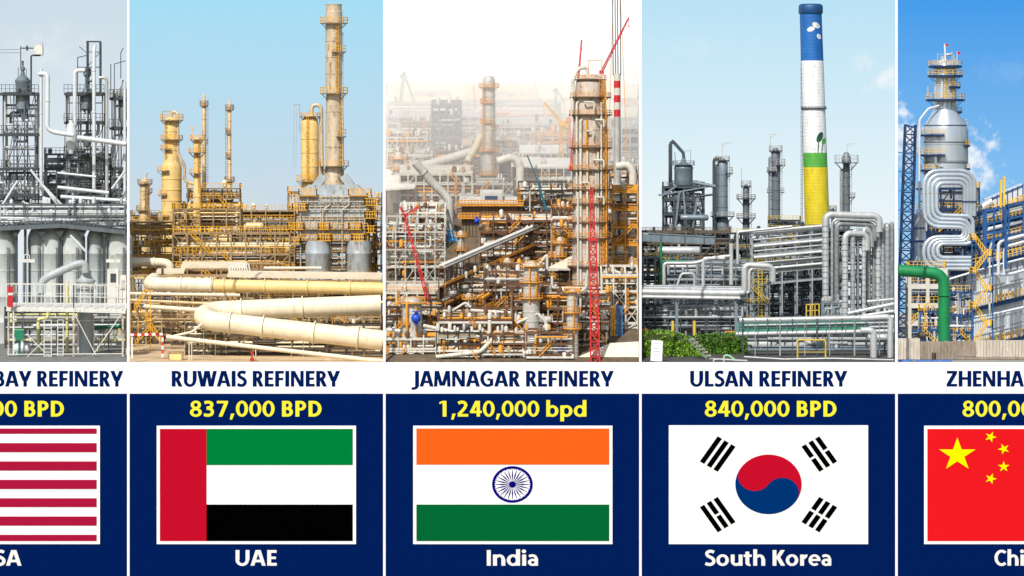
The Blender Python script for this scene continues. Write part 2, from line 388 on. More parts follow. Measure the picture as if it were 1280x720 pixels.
GLY = {
 'A': (.90, [_di(.115, 0, .41, 1), _di(.785, 0, .49, 1), _re(.24, .22, .66, .38)]),
 'B': (.78, [_st(), _re(.28, T_, .40, 1), _re(.28, .44, .42, .59), _re(.28, 0, .42, SH), _arc(.40, .72, .27, .28, -90, 90, .19, SH), _arc(.42, .295, .30, .295, -90, 90, .2, SH)]),
 'C': (.80, [_arc(.50, .5, .46, .52, 48, 312, .21, .17)]),
 'D': (.90, [_st(), _re(.28, T_, .38, 1), _re(.28, 0, .38, SH), _arc(.38, .5, .46, .5, -90, 90, .21, SH)]),
 'E': (.68, [_st(), _re(.28, T_, .63, 1), _re(.28, .425, .59, .58), _re(.28, 0, .64, SH)]),
 'F': (.66, [_st(), _re(.28, T_, .62, 1), _re(.28, .40, .58, .56)]),
 'G': (.94, [_arc(.52, .5, .48, .52, 48, 318, .21, .17), _re(.66, .06, .86, .50), _re(.50, .38, .66, .53)]),
 'H': (.96, [_st(), _st(.68), _re(.28, .43, .68, .60)]),
 'I': (.36, [_st()]),
 'J': (.50, [_st(.22, .02), _arc(.04, .02, .38, .23, -100, 0, .2, .17)]),
 'K': (.82, [_st(), _di(.32, .40, .68, 1, .25), _di(.40, .56, .70, 0, .25)]),
 'L': (.64, [_st(), _re(.28, 0, .62, SH)]),
 'M': (1.14, [_di(.135, 0, .185, 1, .19), _di(1.005, 0, .955, 1, .19), _di(.235, 1, .515, .06, .21), _di(.905, 1, .625, .06, .21), _re(.41, .06, .73, .18)]),
 'N': (.97, [_st(.08, w=.19), _st(.70, w=.19), _di(.20, 1, .77, 0, .23)]),
 'O': (1.0, [_arc(.5, .5, .46, .52, wx=.21, wy=.17)]),
 'P': (.76, [_st(), _re(.28, T_, .38, 1), _re(.28, .385, .38, .545), _arc(.38, .6925, .32, .3075, -90, 90, .2, SH)]),
 'R': (.78, [_st(), _re(.28, T_, .38, 1), _re(.28, .42, .42, .575), _arc(.38, .71, .30, .29, -90, 90, .2, SH), _di(.40, .50, .645, 0, .235)]),
 'S': (.70, [_sp([(.60, .865), (.44, .925), (.25, .89), (.17, .755), (.25, .62), (.40, .535), (.55, .425), (.59, .26), (.49, .115), (.29, .075), (.09, .14)], .19)]),
 'T': (.76, [_re(.03, T_, .73, 1), _st(.28, 0, T_)]),
 'U': (.95, [_st(.08, .38, 1), _st(.67, .38, 1), _arc(.475, .38, .395, .40, 180, 360, .2, .17)]),
 'V': (.86, [_di(.115, 1, .37, 0, .22), _di(.745, 1, .49, 0, .22)]),
 'W': (1.28, [_di(.115, 1, .345, 0), _di(.59, 1, .405, 0), _di(.69, 1, .875, 0), _di(1.165, 1, .935, 0)]),
 'Y': (.84, [_di(.12, 1, .39, .36, .24), _di(.72, 1, .45, .36, .24), _re(.32, 0, .52, .40)]),
 'Z': (.78, [_re(.07, T_, .73, 1), _re(.05, 0, .74, SH), _di(.19, SH, .59, T_, .27)]),
 '0': (.77, [_arc(.385, .5, .355, .51, wx=.20, wy=.155)]),
 '1': (.77, [_st(.30), ('poly', [(.09, .79), (.12, .93), (.30, 1), (.30, .87)])]),
 '2': (.77, [_sp([(.10, .84), (.24, .915), (.44, .90), (.55, .77), (.51, .60), (.37, .40), (.20, .22), (.12, .12)]), _re(.07, 0, .70, .165)]),
 '3': (.77, [_sp([(.11, .88), (.30, .92), (.49, .875), (.54, .735), (.46, .60), (.24, .535)]), _sp([(.24, .535), (.48, .48), (.575, .31), (.50, .135), (.30, .08), (.08, .125)])]),
 '4': (.77, [_re(.43, 0, .63, 1), _re(.03, .22, .43, .375), _re(.63, .22, .74, .375), _di(.135, .30, .46, 1, .22)]),
 '5': (.77, [_re(.30, .84, .66, 1), _re(.13, .5, .30, 1), _sp([(.16, .55), (.36, .585), (.53, .50), (.58, .32), (.50, .145), (.30, .08), (.08, .12)])]),
 '7': (.77, [_re(.06, .84, .71, 1), _di(.27, 0, .59, .84, .22)]),
 '8': (.77, [_arc(.385, .745, .30, .27, wx=.185, wy=.145), _arc(.385, .27, .345, .285, wx=.195, wy=.15)]),
 '9': (.77, [_arc(.37, .67, .33, .34, wx=.195, wy=.155), _sp([(.60, .66), (.57, .40), (.44, .18), (.16, .08)])]),
 ',': (.36, [('poly', [(.11, .19), (.31, .19), (.17, -.20), (.04, -.18)])]), ' ': (.31, []),
 'a': (.72, [_st(.44, 0, .46, .19), _sp([(.11, .60), (.28, .65), (.46, .60), (.535, .44)], .16), _arc(.33, .215, .28, .23, 20, 340, .19, .14)]),
 'b': (.84, [_st(.07, 0, 1.05), _arc(.44, .355, .36, .37, wx=.20, wy=.155)]), 'd': (.84, [_st(.57, 0, 1.05), _arc(.40, .355, .36, .37, wx=.20, wy=.155)]),
 'p': (.84, [_st(.07, -.30, .71), _arc(.44, .355, .36, .37, wx=.20, wy=.155)]),
 'e': (.75, [_arc(.39, .355, .355, .37, 0, 312, .19, .15), _re(.16, .30, .745, .43)]),
 'h': (.82, [_st(.07, 0, 1.05), _st(.55, 0, .42), _arc(.44, .42, .31, .305, 0, 150, .2, .165)]), 'n': (.82, [_st(.07, 0, .71), _st(.55, 0, .42), _arc(.44, .42, .31, .305, 0, 150, .2, .165)]),
 'i': (.35, [_st(.075, 0, .71), _arc(.175, .92, .125, .12, wx=.124, wy=.119)]), 'o': (.82, [_arc(.41, .355, .37, .375, wx=.2, wy=.155)]),
 'r': (.53, [_st(.07, 0, .71), _arc(.46, .38, .28, .34, 80, 165, .2, .18)]), 't': (.52, [_st(.13, .16, .90), _re(.02, .56, .13, .71), _re(.33, .56, .50, .71), _arc(.37, .18, .24, .195, 180, 290, .2, .16)]),
 'u': (.81, [_st(.07, .30, .71), _st(.54, 0, .71), _arc(.395, .30, .325, .315, 180, 320, .2, .165)]),
}
def glyph_text(s):
    """-> list of (outline strips/polygons) shifted into place, and its extent"""
    x = 0; out = []
    for ch in s:
        w_, g = GLY[ch]
        for it in g: out.append((it[0],) + tuple([(p[0] + x, p[1]) for p in l] for l in it[1:]))
        x += w_ + .005
    xs = [p[0] for it in out for l in it[1:] for p in l]
    return out, min(xs), max(xs)
def glyph_mesh(b, s, x0, x1, y0, y1, d, wt=0.0):
    if wt: glyph_mesh(b, s, x0 - wt, x1 - wt, y0, y1, d + .05); glyph_mesh(b, s, x0 + wt, x1 + wt, y0, y1, d + .1)
    out, a, e = glyph_text(s); sx = (x1 - x0) / (e - a); sy = y1 - y0
    f = lambda p, dd: (x0 + (p[0] - a) * sx, dd, y1 - p[1] * sy)
    for k, it in enumerate(out):
        dd = d - .012 * (k % 9); bk = d + .3
        if it[0] == 'poly':
            n = len(it[1]); v = [f(p, dd) for p in it[1]] + [f(p, bk) for p in it[1]]
            b.add(v, [tuple(range(n))] + [(i, n + i, n + (i + 1) % n, (i + 1) % n) for i in range(n)])
        else:
            o, i_ = it[1], it[2]; n = len(o); v = [f(p, dd) for p in o] + [f(p, dd) for p in i_] + [f(p, bk) for p in o] + [f(p, bk) for p in i_]
            fc = []
            for j in range(n - 1): fc += [(j, j + 1, n + j + 1, n + j), (j, 2 * n + j, 2 * n + j + 1, j + 1), (n + j, n + j + 1, 3 * n + j + 1, 3 * n + j)]
            fc += [(0, n, 3 * n, 2 * n), (n - 1, 3 * n - 1, 4 * n - 1, 2 * n - 1)]
            b.add(v, fc)
# ------------------------------------------------------------------ camera, light, air
cd = bpy.data.cameras.new('camera'); cam = bpy.data.objects.new('camera', cd); COL.objects.link(cam)
cam.location = (0, -CD, ZC); cam.rotation_euler = (R(90), 0, 0)
cd.sensor_width = 36; cd.lens = 36 * CD / 128; cd.shift_y = -(360 - HZ) / 1280; cd.clip_start = 1; cd.clip_end = 20000
sc.camera = cam
sc.render.resolution_x, sc.render.resolution_y = 1024, 576
vs = sc.view_settings; vs.view_transform = 'Standard'; vs.look = 'None'; vs.exposure = 0; vs.gamma = 1; vs.use_curve_mapping = False
EL, AZ = R(46), R(20)
w = bpy.data.worlds.new('World'); sc.world = w; w.use_nodes = True
nt = w.node_tree; sky = nt.nodes.new('ShaderNodeTexSky'); sky.sky_type = 'NISHITA'; sky.sun_disc = False
sky.sun_elevation = EL; sky.sun_rotation = math.pi + AZ; sky.air_density = 1.2; sky.dust_density = 2.5
nt.links.new(sky.outputs[0], nt.nodes['Background'].inputs[0]); nt.nodes['Background'].inputs[1].default_value = .11
sl = bpy.data.lights.new('sun', 'SUN'); sl.energy = 4.3; sl.angle = R(.5); sl.color = (1, .95, .87)
so = bpy.data.objects.new('sun', sl); COL.objects.link(so)
spos = Vector((-math.sin(AZ) * math.cos(EL), -math.cos(AZ) * math.cos(EL), math.sin(EL)))
so.rotation_euler = (-spos).to_track_quat('-Z', 'Y').to_euler(); so.location = spos * 300

# ------------------------------------------------------------------ ground and skies
BAYS = [(-159.5, 160.5), (160.5, 480.5), (480.5, 800.5), (800.5, 1120.5), (1120.5, 1440)]
SKYD = 130.0
def ground_block(px0, px1, m, slope=False):
    me = bpy.data.meshes.new('ground'); v = []; f = []; N = 26 if slope else 8
    ys = [.7 + (SKYD + 2 - .7) * i / N for i in range(N + 1)]
    nx = 12
    for y in ys:
        k = kf(y)
        for i in range(nx + 1):
            x = (px0 + (px1 - px0) * i / nx - 640) * k
            z = hz3(y) if slope else (720 - FL) * S
            v.append((x, y, z - .05))
    for j in range(N):
        for i in range(nx):
            a = j * (nx + 1) + i; f.append((a, a + 1, a + nx + 2, a + nx + 1))
    o0 = len(v); rim = [i for i in range(nx + 1)] + [j * (nx + 1) + nx for j in range(1, N + 1)] + [N * (nx + 1) + i for i in range(nx - 1, -1, -1)] + [j * (nx + 1) for j in range(N - 1, 0, -1)]
    for i in rim: v.append((v[i][0], v[i][1], -1.2))
    n = len(rim)
    for i in range(n): f.append((rim[i], o0 + i, o0 + (i + 1) % n, rim[(i + 1) % n]))
    me.from_pydata(v, [], f); me.materials.append(m); me.update()
    o = bpy.data.objects.new('ground', me); COL.objects.link(o); o['kind'] = 'structure'; return o
G = [mat('gravel ground', (120, 122, 118), .9, 0, .4, .5, streak=False, bump=.4),
     mat('desert sand', (205, 178, 140), .95, 0, .25, .25, streak=False, bump=.3),
     mat('brown worked earth', (104, 90, 70), .95, 0, .5, .35, streak=False, bump=.4),
     mat('dark gravel', (72, 74, 70), .95, 0, .4, .6, streak=False, bump=.4),
     mat('pale concrete apron', (150, 148, 142), .9, 0, .3, .3, streak=False)]
for i, (a, b) in enumerate(BAYS): ground_block(a, b, G[i], i == 2)
me = bpy.data.meshes.new('ground'); me.from_pydata([(-6000, -6000, -1), (6000, -6000, -1), (6000, 6000, -1), (-6000, 6000, -1)], [], [(0, 1, 2, 3)])
me.materials.append(mat('dry grassland', (120, 118, 92), .95, 0, .3, .02, streak=False)); o = bpy.data.objects.new('ground', me); COL.objects.link(o); o['kind'] = 'structure'

def sky_mat(name, top, bottom, y_top, y_bot, clouds=(), power=1.0):
    m = bpy.data.materials.new(name); m.use_nodes = True; nt = m.node_tree; n = nt.nodes; L = nt.links
    n.remove(n['Principled BSDF']); e = n.new('ShaderNodeEmission'); L.new(e.outputs[0], n['Material Output'].inputs[0])
    g = n.new('ShaderNodeNewGeometry'); sp = n.new('ShaderNodeSeparateXYZ'); L.new(g.outputs['Position'], sp.inputs[0])
    mr = n.new('ShaderNodeMapRange'); mr.inputs[1].default_value = P(0, y_bot, SKYD).z; mr.inputs[2].default_value = P(0, y_top, SKYD).z
    L.new(sp.outputs[2], mr.inputs[0])
    r = n.new('ShaderNodeMix'); r.data_type = 'RGBA'; r.inputs[6].default_value = (*lin(bottom), 1); r.inputs[7].default_value = (*lin(top), 1); L.new(mr.outputs[0], r.inputs[0]); out = r.outputs[2]
    nz = n.new('ShaderNodeTexNoise'); nz.inputs['Scale'].default_value = .34; nz.inputs['Detail'].default_value = 9; nz.inputs['Roughness'].default_value = .62; L.new(g.outputs['Position'], nz.inputs['Vector'])
    for (cx, cy, rx, ry, amt, soft, col) in clouds:
        c = P(cx, cy, SKYD); k = kf(SKYD)
        sb = n.new('ShaderNodeVectorMath'); sb.operation = 'SUBTRACT'; sb.inputs[1].default_value = c; L.new(g.outputs['Position'], sb.inputs[0])
        ml = n.new('ShaderNodeVectorMath'); ml.operation = 'MULTIPLY'; ml.inputs[1].default_value = (1 / (rx * k), 0, 1 / (ry * k)); L.new(sb.outputs[0], ml.inputs[0])
        ln = n.new('ShaderNodeVectorMath'); ln.operation = 'LENGTH'; L.new(ml.outputs[0], ln.inputs[0])
        ad = n.new('ShaderNodeMath'); ad.operation = 'MULTIPLY_ADD'; ad.inputs[1].default_value = 3.6; L.new(nz.outputs['Fac'], ad.inputs[0])
        su = n.new('ShaderNodeMath'); su.operation = 'SUBTRACT'; su.inputs[0].default_value = 0; L.new(ln.outputs['Value'], su.inputs[1]); L.new(su.outputs[0], ad.inputs[2])
        sm = n.new('ShaderNodeMapRange'); sm.interpolation_type = 'SMOOTHSTEP'; sm.inputs[1].default_value = .8; sm.inputs[2].default_value = .8 + soft; sm.inputs[4].default_value = amt; L.new(ad.outputs[0], sm.inputs[0])
        mx = n.new('ShaderNodeMix'); mx.data_type = 'RGBA'; mx.inputs[7].default_value = (*lin(col), 1); L.new(sm.outputs[0], mx.inputs[0]); L.new(out, mx.inputs[6]); out = mx.outputs[2]
    L.new(out, e.inputs[0]); e.inputs[1].default_value = power; m.cycles.emission_sampling = 'NONE'; return m
SKIES = [sky_mat('pale winter sky', (206, 221, 232), (230, 239, 245), 0, 300, [(60, 60, 90, 40, .45, 1.8, (240, 245, 248)), (130, 200, 60, 50, .4, 1.8, (240, 245, 248))]),
         sky_mat('desert sky', (166, 222, 246), (208, 219, 229), 0, 300, [(330, 250, 220, 46, .35, 1.8, (222, 222, 222)), (240, 60, 120, 40, .18, 1.8, (196, 226, 240))]),
         sky_mat('white overcast sky', (253, 253, 253), (246, 246, 246), 0, 110, power=1.3),
         sky_mat('pale blue sky', (186, 227, 246), (234, 245, 249), 0, 270, [(1106, 98, 34, 26, .8, 1.4, (246, 249, 251)), (1078, 80, 26, 20, .4, 1.6, (240, 247, 250)), (870, 60, 80, 26, .25, 1.8, (235, 246, 250))]),
         sky_mat('deep blue sky', (70, 157, 234), (150, 204, 244), 0, 330, [(1122, 172, 34, 48, .97, 1.0, (238, 245, 252)), (1214, 204, 42, 58, .97, 1.1, (238, 245, 252)), (1190, 320, 150, 70, .6, 1.6, (222, 237, 250)), (1262, 90, 60, 26, .12, 1.5, (200, 226, 248))])]
for (a, b), m in zip(BAYS, SKIES):
    s_ = solo('sky', None, None, MB().box(a, b, 0, 4, -70, 460), m, (a + b) / 2, SKYD, 460, kind='structure')

# the dust that hangs over the far half of the sloping site
hz = bpy.data.meshes.new('haze'); v = []
HY0, HY1 = 51.0, 129.4
for y in (HY0, HY1):
    for px in (481.2, 799.8):
        x = (px - 640) * kf(y)
        v += [(x, y, hz3(y) - 2), (x, y, 67.2)]
hz.from_pydata(v, [], [(0, 2, 3, 1), (4, 5, 7, 6), (0, 1, 5, 4), (2, 6, 7, 3), (0, 4, 6, 2), (1, 3, 7, 5)])
hm = bpy.data.materials.new('pale dust haze'); hm.use_nodes = True; hn = hm.node_tree
hn.nodes.remove(hn.nodes['Principled BSDF']); pv = hn.nodes.new('ShaderNodeVolumePrincipled'); pv.inputs['Color'].default_value = (.995, .99, .98, 1); pv.inputs['Density'].default_value = .023; pv.inputs['Anisotropy'].default_value = -.4
hn.links.new(pv.outputs[0], hn.nodes['Material Output'].inputs['Volume']); hz.materials.append(hm)
ho = bpy.data.objects.new('haze', hz); COL.objects.link(ho); ho['kind'] = 'stuff'

# ------------------------------------------------------------------ the five info boards
def print_mat(n, c, *_):
    q = .735; return mat(n, tuple(255 * (1.055 * max(.0031, v * q) ** (1 / 2.4) - .055) if v * q > .0031 else 255 * 12.92 * v * q for v in lin(c)), .7, 0, 0)
WHITE = mat('board white', (233, 234, 238), .7, 0, 0, ) ; _unused = ((251, 251, 251)); NAVY = print_mat('board navy', (2, 31, 94), .6, 0, 0)
YEL = print_mat('figure yellow', (255, 247, 62), .6, 0, 0); LNAVY = print_mat('lettering navy', (2, 31, 94), .6, 0, 0); LWHITE = print_mat('lettering white', (252, 252, 252), .6, 0, 0)
def lettering(t, s, x0, x1, y0, y1, m, parent=None, wt=0.0):
    b_ = MB(); glyph_mesh(b_, s, x0, x1, y0, y1, -.6, wt); return t.part('lettering', b_, m, parent)
def board(px0, px1, title, tx, num, nx_, country, cx, look):
    t = Thing('info_board', look, 'info board', (px0 + px1) / 2, 0, 727)
    tp = t.part('title_panel', MB().box(px0, px1, -.5, 5, 453, 492), WHITE)
    pn = t.part('number_panel', MB().box(px0, px1, -.5, 5, 492, 730), NAVY)
    lettering(t, title, tx[0], tx[1], 463.5, 483.2, LNAVY, tp, .32); lettering(t, num, nx_[0], nx_[1], 501, 520.7, YEL, pn); lettering(t, country, cx[0], cx[1], 687.5, 707, LWHITE, pn)
board(-159, 159, 'GALVESTON BAY REFINERY', (-154, 154), '593,000 BPD', (-84, 80), 'USA', (-27, 27), 'navy and white board cut by the left edge, below the grey silos')
board(162, 479, 'RUWAIS REFINERY', (215, 425), '837,000 BPD', (237.5, 402), 'UAE', (294.5, 346), 'navy and white board with yellow 837,000 BPD and white UAE')
board(482, 799, 'JAMNAGAR REFINERY', (514.5, 767), '1,240,000 bpd', (549, 733), 'India', (608.5, 672.5), 'navy and white board with yellow 1,240,000 bpd and white India')
board(802, 1119, 'ULSAN REFINERY', (863, 1059), '840,000 BPD', (881, 1045.5), 'South Korea', (881, 1039), 'navy and white board with yellow 840,000 BPD and white South Korea')
board(1122, 1440, 'ZHENHAI REFINERY', (1183.5, 1399), '800,000 BPD', (1203, 1366), 'China', (1243, 1309.5), 'navy and white board cut by the right edge, below the silver tower')
for x, lb in ((160.5, 'thin white divider post between the grey silos and the desert plant'), (480.5, 'thin white divider post between the desert plant and the hazy hillside plant'),
              (800.5, 'thin white divider post between the hazy plant and the painted chimney bay'), (1120.5, 'thin white divider post beside the silver tower with the green pipe')):
    p_ = Thing('divider_post', lb, 'post', x, 0, 727, 'white divider posts between the bays')
    p_.part('strip', MB().box(x - 1.5, x + 1.5, -.8, 2, -60, 730), WHITE)
    p_.part('foot_plate', MB().box(x - 4, x + 4, -3, 4.5, 728, 730), WHITE)

# ------------------------------------------------------------------ flags on the boards
def fm(n, c): return print_mat(n, c)
def flagthing(lb, x0, x1, y0=532, y1=680):
    t = Thing('flag', lb, 'flag', (x0 + x1) / 2, 0, y1, 'national flags on the boards')
    t.part('border', MB().box(x0, x1, -1.2, -.55, y0, y1), WHITE); return t
D0, D1 = -1.7, -1.25
def star(cx, cy, rx, ry, rot):
    o = []
    for i in range(10):
        a = R(-90 + rot + 36 * i); q = 1 if i % 2 == 0 else .382
        o.append((cx + rx * q * math.cos(a), cy + ry * q * math.sin(a)))
    return o
def fan(b, o, d0=D0, d1=D1):                                          # star shapes: centre fan in front and back, sides
    n = len(o); cx = sum(p[0] for p in o) / n; cy = sum(p[1] for p in o) / n
    v = [(x, d0, y) for x, y in o] + [(x, d1, y) for x, y in o] + [(cx, d0, cy), (cx, d1, cy)]
    f = []
    for i in range(n):
        j = (i + 1) % n; f += [(i, j, 2 * n), (n + j, n + i, 2 * n + 1), (i, n + i, n + j, j)]
    return b.add(v, f)
t = flagthing('red and white striped flag cut by the left edge', -124, 125)
RU = fm('flag crimson', (178, 25, 66))
for a, b in ((535.5, 542), (553.7, 565), (576.6, 588), (599.6, 611), (622.6, 633.6), (645.4, 656.8), (668.3, 676)):
    t.part('stripe', MB().box(-120, 121, D0, D1, a, b), RU)
t.part('canton', MB().box(-120, -20, D0 - .3, D1, 535.5, 611), fm('flag union blue', (60, 59, 110)))
t = flagthing('green, white and black striped flag with upright red bar', 196, 445)
t.part('upright_bar', MB().box(200, 258.3, D0, D1, 536, 676), fm('flag red', (200, 16, 46)))
t.part('stripe', MB().box(258.3, 441, D0, D1, 536, 581), fm('flag green', (0, 132, 61)), label='green top stripe')
t.part('stripe', MB().box(258.3, 441, D0, D1, 630.5, 676), fm('flag black', (2, 2, 2)), label='black bottom stripe')
t = flagthing('orange, white and green flag with blue spoked wheel', 516.5, 765.5)
t.part('stripe', MB().box(520.5, 761.5, D0, D1, 535.5, 580.5), fm('flag orange', (255, 103, 31)), label='orange top stripe')
t.part('stripe', MB().box(520.5, 761.5, D0, D1, 630.5, 676), fm('flag deep green', (4, 106, 56)), label='green bottom stripe')
b = MB(); cx, cy, rx, ry = 640.5, 605.3, 25.5, 22.8
n = 48; v = []
for i in range(n):
    a = 2 * math.pi * i / n
    for q, d in ((1, D0), (.87, D0), (.87, D1), (1, D1)): v.append((cx + rx * q * math.cos(a), d, cy + ry * q * math.sin(a)))
b.add(v, [tuple(x % (4 * n) for x in (i * 4 + j, i * 4 + 4 + j, i * 4 + 4 + (j + 1) % 4, i * 4 + (j + 1) % 4)) for i in range(n) for j in range(4)])
for i in range(24):
    a = 2 * math.pi * i / 24; c_, s_ = math.cos(a), math.sin(a)
    q = [(cx + rx * (u * c_ - h * s_), cy + ry * (u * s_ + h * c_)) for u, h in ((.14, 0), (.5, .032), (.9, 0), (.5, -.032))]
    fan(b, q, D0 - .02, D1)
    a2 = a + math.pi / 24; b.prism([(cx + rx * (.86 * math.cos(a2) + .035 * math.cos(g)), cy + ry * (.86 * math.sin(a2) + .035 * math.sin(g))) for g in (0, 1.57, 3.14, 4.71)], D0 - .05, D1)
fan(b, [(cx + rx * .17 * math.cos(2 * math.pi * i / 16), cy + ry * .17 * math.sin(2 * math.pi * i / 16)) for i in range(16)], D0 - .08, D1)
t.part('emblem', b, fm('flag wheel blue', (10, 10, 130)))
t = flagthing('white flag with red and blue disc and four black bar groups', 836, 1085, 531.5, 680)
cx, cy, rx, ry = 960.5, 605.2, 41.5, 37.2
ang = R(33.7); ux = (math.cos(ang), math.sin(ang))
def rot(u, w_): return (cx + rx * (u * ux[0] - w_ * ux[1]), cy + ry * (u * ux[1] + w_ * ux[0]))
def half(sign):                                                        # u along the tilted diameter, w across; red on top
    o = []; N = 28
    for i in range(N + 1):
        a = math.pi + math.pi * i / N; o.append((math.cos(a), math.sin(a)))             # upper arc, left to right
    for i in range(1, N + 1):
        a = math.pi * i / N; o.append((.5 + .5 * math.cos(a), -.5 * math.sin(a)))       # right lobe, up: blue climbs
    for i in range(1, N):
        a = math.pi * i / N; o.append((-.5 + .5 * math.cos(a), .5 * math.sin(a)))       # left lobe, down: red sinks
    return [rot(u * sign, w_ * sign) for u, w_ in o]
for sg, nm, c in ((1, 'flag disc red', (200, 16, 46)), (-1, 'flag disc blue', (0, 52, 120))):
    me_ = MB(); o_ = half(sg); me_.prism(o_, D0, D1); t.part('disc_half', me_, fm(nm, c), label='red upper half of the disc' if sg == 1 else 'blue lower half of the disc')
BK = fm('flag bar black', (2, 2, 2))
def trig(cx, cy, sgn, pat):
    b = MB(); u = (22.3 * sgn, -31.3); w_ = (22.3, 13.0 * sgn)
    for i, solid in enumerate(pat):
        o = -.5 + (i * .38)
        for a0, a1 in (((-.5, .5),) if solid else ((-.5, -.04), (.04, .5))):
            b.prism([(cx + u[0] * a + w_[0] * c, cy + u[1] * a + w_[1] * c) for a, c in ((a0, o), (a1, o), (a1, o + .24), (a0, o + .24))], D0, D1)
    t.part('bar_group', b, BK)
trig(897, 567.3, 1, (1, 1, 1)); trig(1024, 567.3, -1, (0, 1, 0)); trig(897, 643, -1, (1, 0, 1)); trig(1024, 643, 1, (0, 0, 0))
t = flagthing('red flag with five yellow stars, cut by the right edge', 1155, 1404)
t.part('field', MB().box(1159, 1400, D0, D1, 536, 676), fm('flag bright red', (238, 28, 37)))
SY = fm('flag star yellow', (255, 255, 0))
for a in ((1196.4, 568.3, 24, 21.5, 0), (1238, 546, 7.6, 7, 22), (1254.3, 561, 7.6, 7, -22), (1254.4, 583.2, 7.6, 7, 0), (1238.2, 598.2, 7.6, 7, 20)):
    t.part('star', fan(MB(), star(*a), D0 - .5, D0 - .05), SY)
# ================================================================== the grey silo plant (first bay)
GAL = mat('galvanised grey steel', (190, 190, 184), .45, .3, .25, .8)
SLT = mat('slate grey steel', (92, 102, 108), .6, .1, .3, .7)
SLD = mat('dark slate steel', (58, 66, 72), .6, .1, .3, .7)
SILO = mat('weathered silo concrete', (186, 193, 192), .8, 0, .22, .35, (160, 158, 146), .3)
SILO2 = mat('grey silo steel', (170, 178, 180), .6, .1, .2, .4, (140, 146, 146), .2)
WHP = mat('white lagging', (210, 216, 220), .45, .12, .1, .5, (170, 172, 168), .15)
WST = mat('white painted steel', (212, 212, 206), .55, 0, .15, .7, (130, 96, 70), .2)
VES = mat('grey vessel', (120, 134, 142), .5, .2, .25, .6)
GRN = mat('valve green', (20, 120, 90), .5, 0, .15)
CYL = mat('pale yellow pipe', (224, 218, 150), .5, 0, .15)
EXR = mat('extinguisher red', (190, 30, 44), .45, 0, .1)
PM1 = [WHP, SLT, WHP, GAL, WHP, WHP]
PM1D = [SLT, SLD, GAL, WHP]
# silos
for i, (cx, r, m_, d, lb) in enumerate(((2, 15, SILO, 0, 'pale silo cut by the left edge'), (42, 10.5, SILO2, 8, 'narrow grey silo right of the silo at the left edge'), (63, 15, SILO, 2, 'broad pale silo second from the left edge, behind the bent duct'), (88, 16, SILO, 0, 'broad pale silo behind the upright vessel'),
                                        (117, 11, SILO2, 6, 'narrow grey silo right of the upright vessel'), (146, 17, SILO, 0, 'broad pale silo beside the divider post'))):
    t = Thing('silo', lb, 'silo', cx, 40.2, group='silos under the dark deck')
    g = t.py; d += r + 3
    t.part('shell', MB().lathe(cx, d, [(r, g), (r, 404), (r + .3, 403.6), (r + .3, 403), (r, 402.6), (r, 372), (r + .3, 371.6), (r + .3, 371), (r, 370.6), (r, 340), (r + .4, 339.5), (r + .4, 338), (r, 337.5), (r, 318), (r + .3, 317.6), (r + .3, 317), (r, 316.6), (r, 300), (r * .97, 296), (r * .8, 291), (r * .6, 287), (r * .55, 284)], 30), m_)
    t.part('vent_pipe', MB().tube([(cx - r * .7, d - r * .75, g), (cx - r * .7, d - r * .75, 300)], .8, 6), SLT)
    t.part('ladder', MB().ladder(cx + r * .5, d - r * .9, g, 310, 2.2, 2.6), SLT)
t = Thing('silo_deck', 'dark steel deck carried on top of the pale silos', 'deck', 80, 40, group=None)
t.part('deck', MB().slab([(-4, -4, 284), (78, -5, 279.5), (78, 60, 276), (-4, 60, 278)], 4).slab([(78, -5, 279.5), (157, -3, 288), (157, 60, 280), (78, 60, 276)], 4), SLD)
t.part('edge_beam', MB().bar((-4, -4.5, 286), (78, -5.5, 282), 1.2, 5).bar((78, -5.5, 282), (157, -3.5, 290.5), 1.2, 5), SLT)
t.part('railing', MB().rail([(-4, -4, 284), (78, -5, 279.5), (157, -3, 288)], 8, 5, .7), SLT)
for x in (20, 31, 74, 103, 130): t.part('column', MB().bar((x, 4, t.py), (x, 4, 284), 3), SLD)
h_ = MB()
for x in (20, 53, 75, 103, 131):
    h_.prism([(x - 8, 284), (x + 8, 284), (x, 298)], -2, 0)
t.part('bracket', h_, SLD)
# tall derricks over the deck
def b1(Y): return 282
t = frame('derrick', 'left dark derrick with wide walkways and a hoist box on top', 'derrick', 4, 44, 50, 26, [258, 243, 210, 167, 116], 4, SLT, SLT, SLD, base=b1, seed=21, pipes=34, pm=PM1, w=1.4, rh=10, decks=False, valves=8, pr=(.6, 2.0))
t.part('brace', MB().bar((12, 0, 282), (33, 0, 116), .8).bar((33, 0, 282), (12, 0, 116), .8).bar((44, 0, 243), (32, 0, 167), .9).bar((4, 0, 243), (16, 0, 167), .9).bar((47, 0, 122), (35, 0, 150), .8), SLT)
def wide_deck(x0, x1, ys):
    for y in ys:
        q = t.part('walkway', MB().box(x0, x1, -7, 28, y, y + 3.2), SLD); t.part('railing', MB().rail([(x0, -7, y), (x1, -7, y)], 10, 5, .7), SLT, q)
wide_deck(-2, 49, (116, 167, 210, 243))
t = Thing('vessel', 'dark vessel hung in the top of the left derrick', 'vessel', 27, 50, 139)
t.part('shell', MB().lathe(27, 9, [(1.5, 152), (2, 144), (5, 140), (9, 136), (9, 118), (9, 104), (9.6, 103), (9.6, 100), (7, 97), (3, 94), (2, 88), (3.2, 87), (3.2, 84), (1.2, 83), (1.2, 76)], 22), VES)
t.part('lifting_ring', MB().ring(27, 6, 76, 1, 2.2, 1.5).bar((22, 6, 96), (22, 6, 84), .8).bar((32, 6, 96), (32, 6, 86), .8), SLT)
t = Thing('hoist', 'white hoist box on a bent arm above the left derrick', 'hoist', 40, 48, 115)
